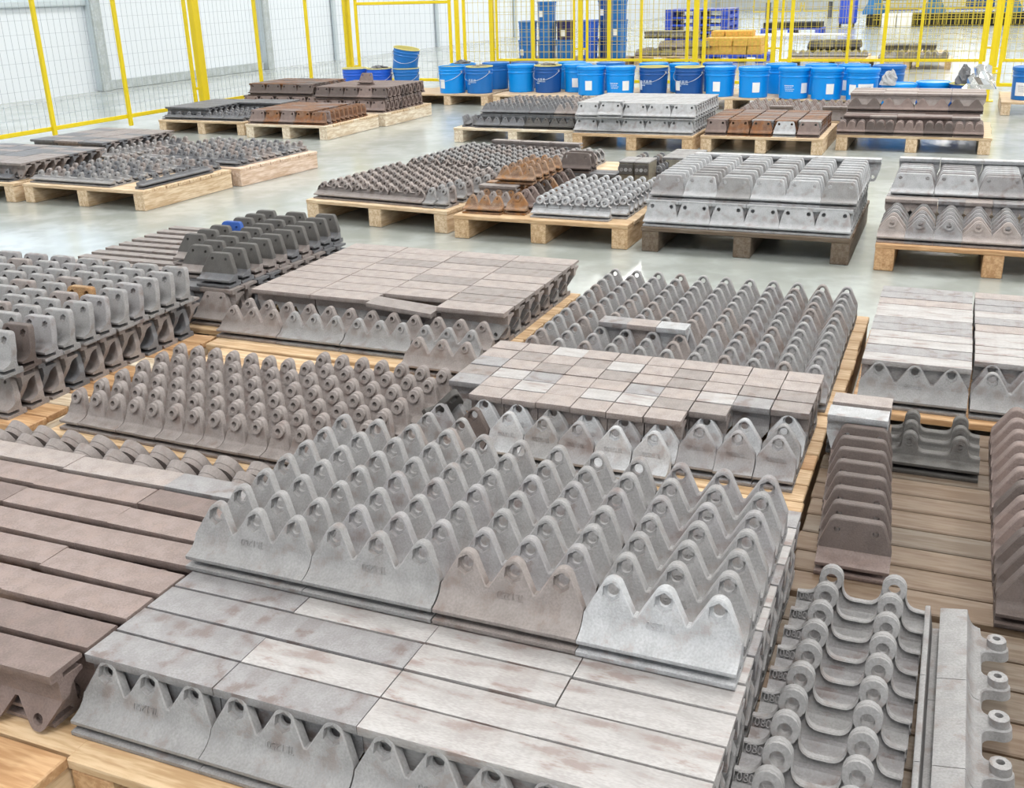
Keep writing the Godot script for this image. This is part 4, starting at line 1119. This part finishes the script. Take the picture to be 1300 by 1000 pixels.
func crumple(r: float, h: float, s: int) -> ArrayMesh:
	var g := Geo.new()
	var q := RandomNumberGenerator.new()
	q.seed = s
	var n := 14
	var rings := []
	for i in 7:
		var a := PI / 2 * i / 6
		var l := []
		for k in n:
			var j := q.randf_range(0.62, 1.15) if i < 6 else 1.0
			l.append(Vector3(cos(TAU * k / n) * cos(a) * r * j, sin(a) * h * q.randf_range(0.7, 1.1) if i < 6 else h * 0.8, sin(TAU * k / n) * cos(a) * r * j))
		rings.append(l)
	for i in 6:
		for k in n:
			var k2 := (k + 1) % n
			for t in [[rings[i][k], rings[i][k2], rings[i + 1][k2]], [rings[i][k], rings[i + 1][k2], rings[i + 1][k]]]:
				var nn: Vector3 = (t[1] - t[0]).cross(t[2] - t[0]).normalized()
				if nn.dot((t[0] + t[1] + t[2])) < 0: nn = -nn
				g.tri(t[0], t[1], t[2], nn, nn, nn)
	return g.mesh()

# ---------------------------------------------------------------- mesh fence
func wire_mesh(w: float, h: float, px := 0.08, py := 0.16, r := 0.0013) -> ArrayMesh:
	var g := Geo.new()
	var nx := int(w / px)
	for i in range(1, nx):
		var x := -w / 2 + w * i / nx
		g.box(Vector3(x - r, 0, -r), Vector3(x + r, h, r))
	var ny := int(h / py)
	for i in range(1, ny):
		var y := h * i / ny
		g.box(Vector3(-w / 2, y - r, r), Vector3(w / 2, y + r, 3 * r))
	return g.mesh()

# a panel of the fence from a to b (on the ground) with stiffeners at the given shares of its length
func panel(run: Node3D, a: Vector3, b: Vector3, stiff: Array, wire: String, mid := -1.0, low := 0.19, px := 0.08):
	var o := Node3D.new()
	o.name = "fence_panel"
	run.add_child(o, true)
	var w := a.distance_to(b)
	var high := 2.0
	o.transform = Transform3D(Basis(Vector3.UP, -atan2(b.z - a.z, b.x - a.x)), (a + b) / 2)
	for y in [low - 0.02, high - 0.02]:
		part(o, "rail", box_mesh(Vector3(w, 0.04, 0.03), 0.004), M.yellow, at(0, y, 0))
	if mid > 0: part(o, "rail", box_mesh(Vector3(w, 0.04, 0.03), 0.004), M.yellow, at(0, mid, 0))
	for x in [-w / 2 + 0.02, w / 2 - 0.02]:
		part(o, "frame_upright", box_mesh(Vector3(0.04, high - low, 0.035), 0.004), M.yellow, at(x, low, 0))
		for y in [0.36, 1.5]:
			part(o, "bracket", box_mesh(Vector3(0.07, 0.03, 0.03), 0.004), M.yellow, at(x + signf(x) * 0.045, y, 0))
	for s in stiff:
		part(o, "stiffener", box_mesh(Vector3(0.045, high - low + 0.1, 0.035), 0.004), M.yellow, at(-w / 2 + w * s, low - 0.1, 0.03))
	var wm := part(o, "wire_grid", wire_mesh(w, high - low, px, px * 1.6, 0.0012 if wire == "wire_grey" else 0.0020), M[wire], at(0, low, 0))
	wm.set_meta("kind", "stuff")

func post(run: Node3D, x, z, s := 0.09):
	var o := Node3D.new()
	o.name = "fence_post"
	run.add_child(o, true)
	o.position = Vector3(x, 0, z)
	part(o, "post_tube", box_mesh(Vector3(s, 2.1, s), 0.006), M.yellow)
	part(o, "foot_plate", box_mesh(Vector3(s + 0.1, 0.012, s + 0.1), 0.003), M.yellow)

func fences():
	# along the left wall, going away
	var X := -8.45
	var run := thing("mesh_fence", "yellow wire mesh fence running along the white left wall", "fence")
	post(run, X, -10.60, 0.08)
	post(run, X, -7.05, 0.1)
	post(run, X, -14.1, 0.065)
	panel(run, Vector3(X, 0, -7.14), Vector3(X, 0, -10.47), [0.31, 0.64], "wire_grey")
	panel(run, Vector3(X, 0, -10.66), Vector3(X, 0, -14.02), [0.33, 0.68], "wire_grey")
	# along the pails
	var Z := -14.1
	run = thing("mesh_fence", "yellow wire mesh fence right behind the blue pails", "fence")
	panel(run, Vector3(-8.33, 0, Z), Vector3(-6.77, 0, Z), [], "wire_grey", 1.225)
	post(run, -6.68, Z, 0.055)
	panel(run, Vector3(-6.59, 0, Z), Vector3(-3.35, 0, Z), [0.33, 0.667], "wire_yellow")
	post(run, -3.26, Z, 0.065)
	panel(run, Vector3(-3.17, 0, Z), Vector3(0.20, 0, Z), [0.335, 0.665], "wire_yellow")
	post(run, 0.30, Z, 0.05)
	panel(run, Vector3(0.38, 0, Z), Vector3(3.6, 0, Z), [0.33, 0.667], "wire_yellow")
	# the next fence beyond
	Z = -18.3
	run = thing("mesh_fence", "farther yellow wire mesh fence before the stacked pails and yellow cartons", "fence")
	post(run, -7.98, Z, 0.075)
	panel(run, Vector3(-7.9, 0, Z), Vector3(-6.38, 0, Z), [], "wire_yellow")
	post(run, -6.28, Z, 0.075)
	panel(run, Vector3(-6.18, 0, Z), Vector3(-3.03, 0, Z), [0.32, 0.67], "wire_yellow")
	post(run, -2.93, Z, 0.075)
	panel(run, Vector3(-2.83, 0, Z), Vector3(0.30, 0, Z), [0.345, 0.69], "wire_yellow")
	post(run, 0.42, Z, 0.1)
	panel(run, Vector3(0.54, 0, Z), Vector3(3.7, 0, Z), [0.33, 0.667], "wire_yellow")

# ---------------------------------------------------------------- beyond the fences
func background():
	# stacked pails on a pallet
	fr(-8.05, -19.25)
	pallet(2.2, 1.1, "old", "wooden pallet under the tall blue pail stacks beyond the fence", 6, 0.13)
	var stacks := [[-7.80, -19.6, 2, "pail_deep"], [-7.42, -19.65, 3, "pail_deep"], [-7.03, -19.6, 2, "pail_deep"], [-6.60, -19.7, 2, "pail_royal"], [-6.36, -20.1, 3, "pail_navy"], [-6.05, -19.75, 3, "pail_deep"]]
	for i in stacks.size():
		var s = stacks[i]
		for k in s[2]:
			var tone: String = "pail_indigo" if i == 2 and k == 1 else s[3]
			var lab: String = ["lowest", "second from the floor", "topmost"][2 if k == s[2] - 1 else k]
			pail(s[0] + 0.01 * (k % 2), 0.13 + 0.343 * k, s[1], tone, true, -0.3 + 0.4 * (k % 2), [["label", -0.1]] if (i + k) % 3 == 0 else [], "%s pail of the %s stack from the left beyond the fence" % [lab, ORD[i]], "stacked pails beyond the fence")
	# grey castings behind the fence
	fr(-5.80, -20.0)
	pallet(1.18, 1.1, "pine", "pallet of grey castings beyond the fence, left of the yellow cartons", 6)
	grid({"kind": "two_broad", "u": 0.0, "pu": 0.25, "nu": 5, "d": 0.05, "pd": 0.2, "nd": 4, "y": 0.14, "tones": ["olive", "taupe"], "where": "lower olive pallet beyond fence", "near": false})
	grid({"kind": "two_broad", "u": 0.4, "pu": 0.25, "nu": 4, "d": 0.25, "pd": 0.2, "nd": 3, "y": 0.27, "tones": ["olive", "taupe"], "where": "middle olive pallet beyond fence", "near": false})
	grid({"kind": "three_peak", "inv": true, "u": 0.0, "pu": 0.26, "nu": 4, "d": 0.7, "pd": 0.1, "nd": 4, "y": 0.56, "tones": ["grey", "olive"], "where": "top of olive pallet beyond fence", "near": false})
	grid({"kind": "three_peak", "u": 0.0, "pu": 0.26, "nu": 4, "d": 0.68, "pd": 0.1, "nd": 4, "y": 0.43, "tones": ["grey", "olive"], "where": "upper olive pallet beyond fence", "near": false})
	# yellow cartons
	plastic_pallet(Vector3(-4.0, 0, -20.9), 1.15, 1.0, 0.14, "blue plastic pallet under the yellow cartons")
	for r in 3:
		for c in 4:
			for q in 2:
				if r == 2 and (q == 0 or c == 3): continue
				var o := root_mesh("carton", box_mesh(Vector3(0.25, 0.15 if r < 2 else 0.1, 0.42), 0.008), M.carton)
				tag(o, "yellow carton beyond the fence, %s layer, %s from left, %s row" % [["bottom", "middle", "top"][r], ORD[c], ["front", "rear"][q]], "carton", "yellow cartons on the blue pallet")
				o.transform = at(-4.42 + 0.262 * c + rng.randf_range(-0.01, 0.01), 0.14 + 0.152 * r, -20.68 - 0.45 * q + rng.randf_range(-0.015, 0.015), rng.randf_range(-0.04, 0.04))
	# stack of blue plastic pallets
	for k in 6:
		plastic_pallet(Vector3(-5.33, 0.15 * k, -23.6), 1.36, 1.1, 0.145, "blue plastic pallet, %s of the stack behind the yellow cartons" % ["lowest", "second from the floor", "third from the floor", "fourth from the floor", "fifth from the floor", "topmost"][k])
	# two pallets of castings far behind
	fr(-2.92, -19.75)
	pallet(1.35, 1.1, "pine", "distant pallet with a stepped dark stack, left of two", 6)
	grid({"kind": "two_arch", "u": 0.02, "pu": 0.265, "nu": 5, "d": 0.04, "pd": 0.12, "nd": 2, "y": 0.14, "tones": ["grey"], "where": "front of distant stepped stack", "near": false})
	for k in 2:
		grid({"kind": "two_broad", "u": 0.28 + 0.02 * k, "pu": 0.225, "nu": 4, "d": 0.3, "pd": 0.12, "nd": 5, "y": 0.14 + 0.13 * k, "tones": ["dark", "olive"], "where": ["lower", "upper"][k] + " distant stepped stack", "near": false})
	fr(-1.55, -18.95)
	pallet(1.36, 1.05, "pine", "distant pallet with low grey castings, right of two", 6, 0.15, "honey")
	grid({"kind": "two_arch", "u": 0.22, "pu": 0.268, "nu": 4, "d": 0.1, "pd": 0.12, "nd": 6, "y": 0.15, "tones": ["olive", "grey"], "where": "low distant pallet", "near": false})
	fr(-1.40, -20.75)
	pallet(1.1, 1.1, "pink_pine", "distant pallet with flat dark plates, behind the two others", 6)
	grid({"kind": "two_broad", "inv": true, "u": 0.0, "pu": 0.23, "nu": 4, "d": 0.05, "pd": 0.13, "nd": 5, "y": 0.28, "tones": ["olive", "dark"], "where": "flat distant pallet", "near": false})
	# wrapped pallet, far
	plastic_pallet(Vector3(-4.58, 0, -31.9), 1.65, 1.1, 0.17, "film-covered blue plastic pallet far behind the cartons")
	for k in 5:
		tag(root_mesh("dark_bar", box_mesh(Vector3(1.55, 0.15, 0.17), 0.01), M.black), "black bar lying on the far film-covered pallet, %s from the front" % ORD[k], "bar", "bars on the far pallet").transform = at(-4.58, 0.17, -31.5 - 0.2 * k)
	var film := root_mesh("film_sheet", crumple(1.2, 0.06, 77), M.white_film)
	tag(film, "crumpled white film spread on the floor round the far blue pallet", "film")
	film.transform = Transform3D(Basis().scaled(Vector3(1.3, 1, 0.2)), Vector3(-4.4, 0.0, -31.05))
	# grey bench
	var o := thing("work_bench", "grey steel bench far away beyond the fence, upper right", "bench")
	o.position = Vector3(-6.3, 0, -45.0)
	part(o, "bench_top", box_mesh(Vector3(2.9, 0.16, 0.9), 0.01), M.kerb, at(0, 0.62, 0))
	for x in [-1.2, 1.2]:
		for z in [-0.35, 0.35]: part(o, "leg", box_mesh(Vector3(0.08, 0.62, 0.08)), M.steel, at(x, 0, z))
	# the machine at the upper right
	var m := thing("press_line", "long dark machine with blue feet and yellow grating, upper right", "machine")
	m.position = Vector3(-0.2, 0, -37.2)
	part(m, "bed", box_mesh(Vector3(5.6, 0.36, 1.6), 0.03), M.black)
	part(m, "beam", box_mesh(Vector3(5.6, 0.45, 0.9), 0.03), M.dark, at(0, 0.75, -0.2))
	for x in [-2.6, -0.85, 1.3]:
		var g := Geo.new()
		g.prism(PackedVector2Array([Vector2(-0.34, 0.36), Vector2(0.34, 0.36), Vector2(0.34, 0.46), Vector2(0.2, 0.72), Vector2(0.2, 1.5), Vector2(-0.2, 1.5), Vector2(-0.2, 0.72), Vector2(-0.34, 0.46)]), Transform3D(), 0.35, 0.72)
		part(m, "foot_stand", g.mesh(), M.machine_blue, at(x, 0, 0))
	for x in [-1.75, 0.2]:
		part(m, "pipe_rack", box_mesh(Vector3(1.0, 0.05, 0.05), 0.01), M.wire_metal, at(x, 0.52, 0.78))
		part(m, "blue_hose", box_mesh(Vector3(0.9, 0.03, 0.03), 0.005), M.tank_blue, at(x, 0.46, 0.84))
	part(m, "motor", box_mesh(Vector3(0.8, 0.25, 0.4), 0.04), M.pail_navy, at(0.45, 0.5, 0.62))
	var gr := part(m, "yellow_grating", wire_mesh(5.4, 1.4, 0.12, 0.14, 0.012), M.wire_yellow, at(0.1, 0.05, 0.9))
	gr.set_meta("kind", "stuff")
	var tk := thing("blue_tank", "upright blue tank on casters left of the dark machine", "tank")
	tk.position = Vector3(-3.55, 0, -36.2)
	var g2 := Geo.new()
	g2.lathe(PackedVector2Array([Vector2(0, 0.1), Vector2(0.24, 0.1), Vector2(0.28, 0.16), Vector2(0.28, 1.1), Vector2(0.2, 1.25), Vector2(0, 1.3)]), 20)
	part(tk, "tank_body", g2.mesh(), M.tank_blue)
	for x in [-0.2, 0.2]: part(tk, "caster", box_mesh(Vector3(0.06, 0.1, 0.1), 0.01), M.black, at(x, 0, 0.12))
	for k in 2:
		tag(root_mesh("foam_block", box_mesh(Vector3(0.42, 0.40, 0.4), 0.015), M.foam), "white foam block on the floor before the dark machine, %s one" % ["left", "right"][k], "block", "foam blocks").transform = at(-2.28 + 0.44 * k, 0, -35.9)
	var run := thing("mesh_fence", "distant yellow mesh fence at the very back of the hall", "fence")
	for k in 5:
		var q := -9.0 + 2.2 * k
		panel(run, Vector3(q, 0, -50.0), Vector3(q + 2.1, 0, -50.0), [0.5], "wire_yellow", -1.0, 0.15, 0.2)

func plastic_pallet(p: Vector3, w: float, dep: float, h: float, label: String):
	var o := thing("plastic_pallet", label, "pallet", "")
	o.position = p
	part(o, "deck", box_mesh(Vector3(w, 0.04, dep), 0.006), M.plastic_blue, at(0, h - 0.04, 0))
	for i in 3:
		part(o, "skid", box_mesh(Vector3(0.16, 0.03, dep), 0.005), M.plastic_blue, at((i - 1) * (w / 2 - 0.08), 0, 0))
		for k in 3:
			part(o, "foot_block", box_mesh(Vector3(0.16, snappedf(h - 0.07, 0.001), 0.16), 0.005), M.plastic_blue, at((i - 1) * (w / 2 - 0.08), 0.03, (k - 1) * (dep / 2 - 0.08)))
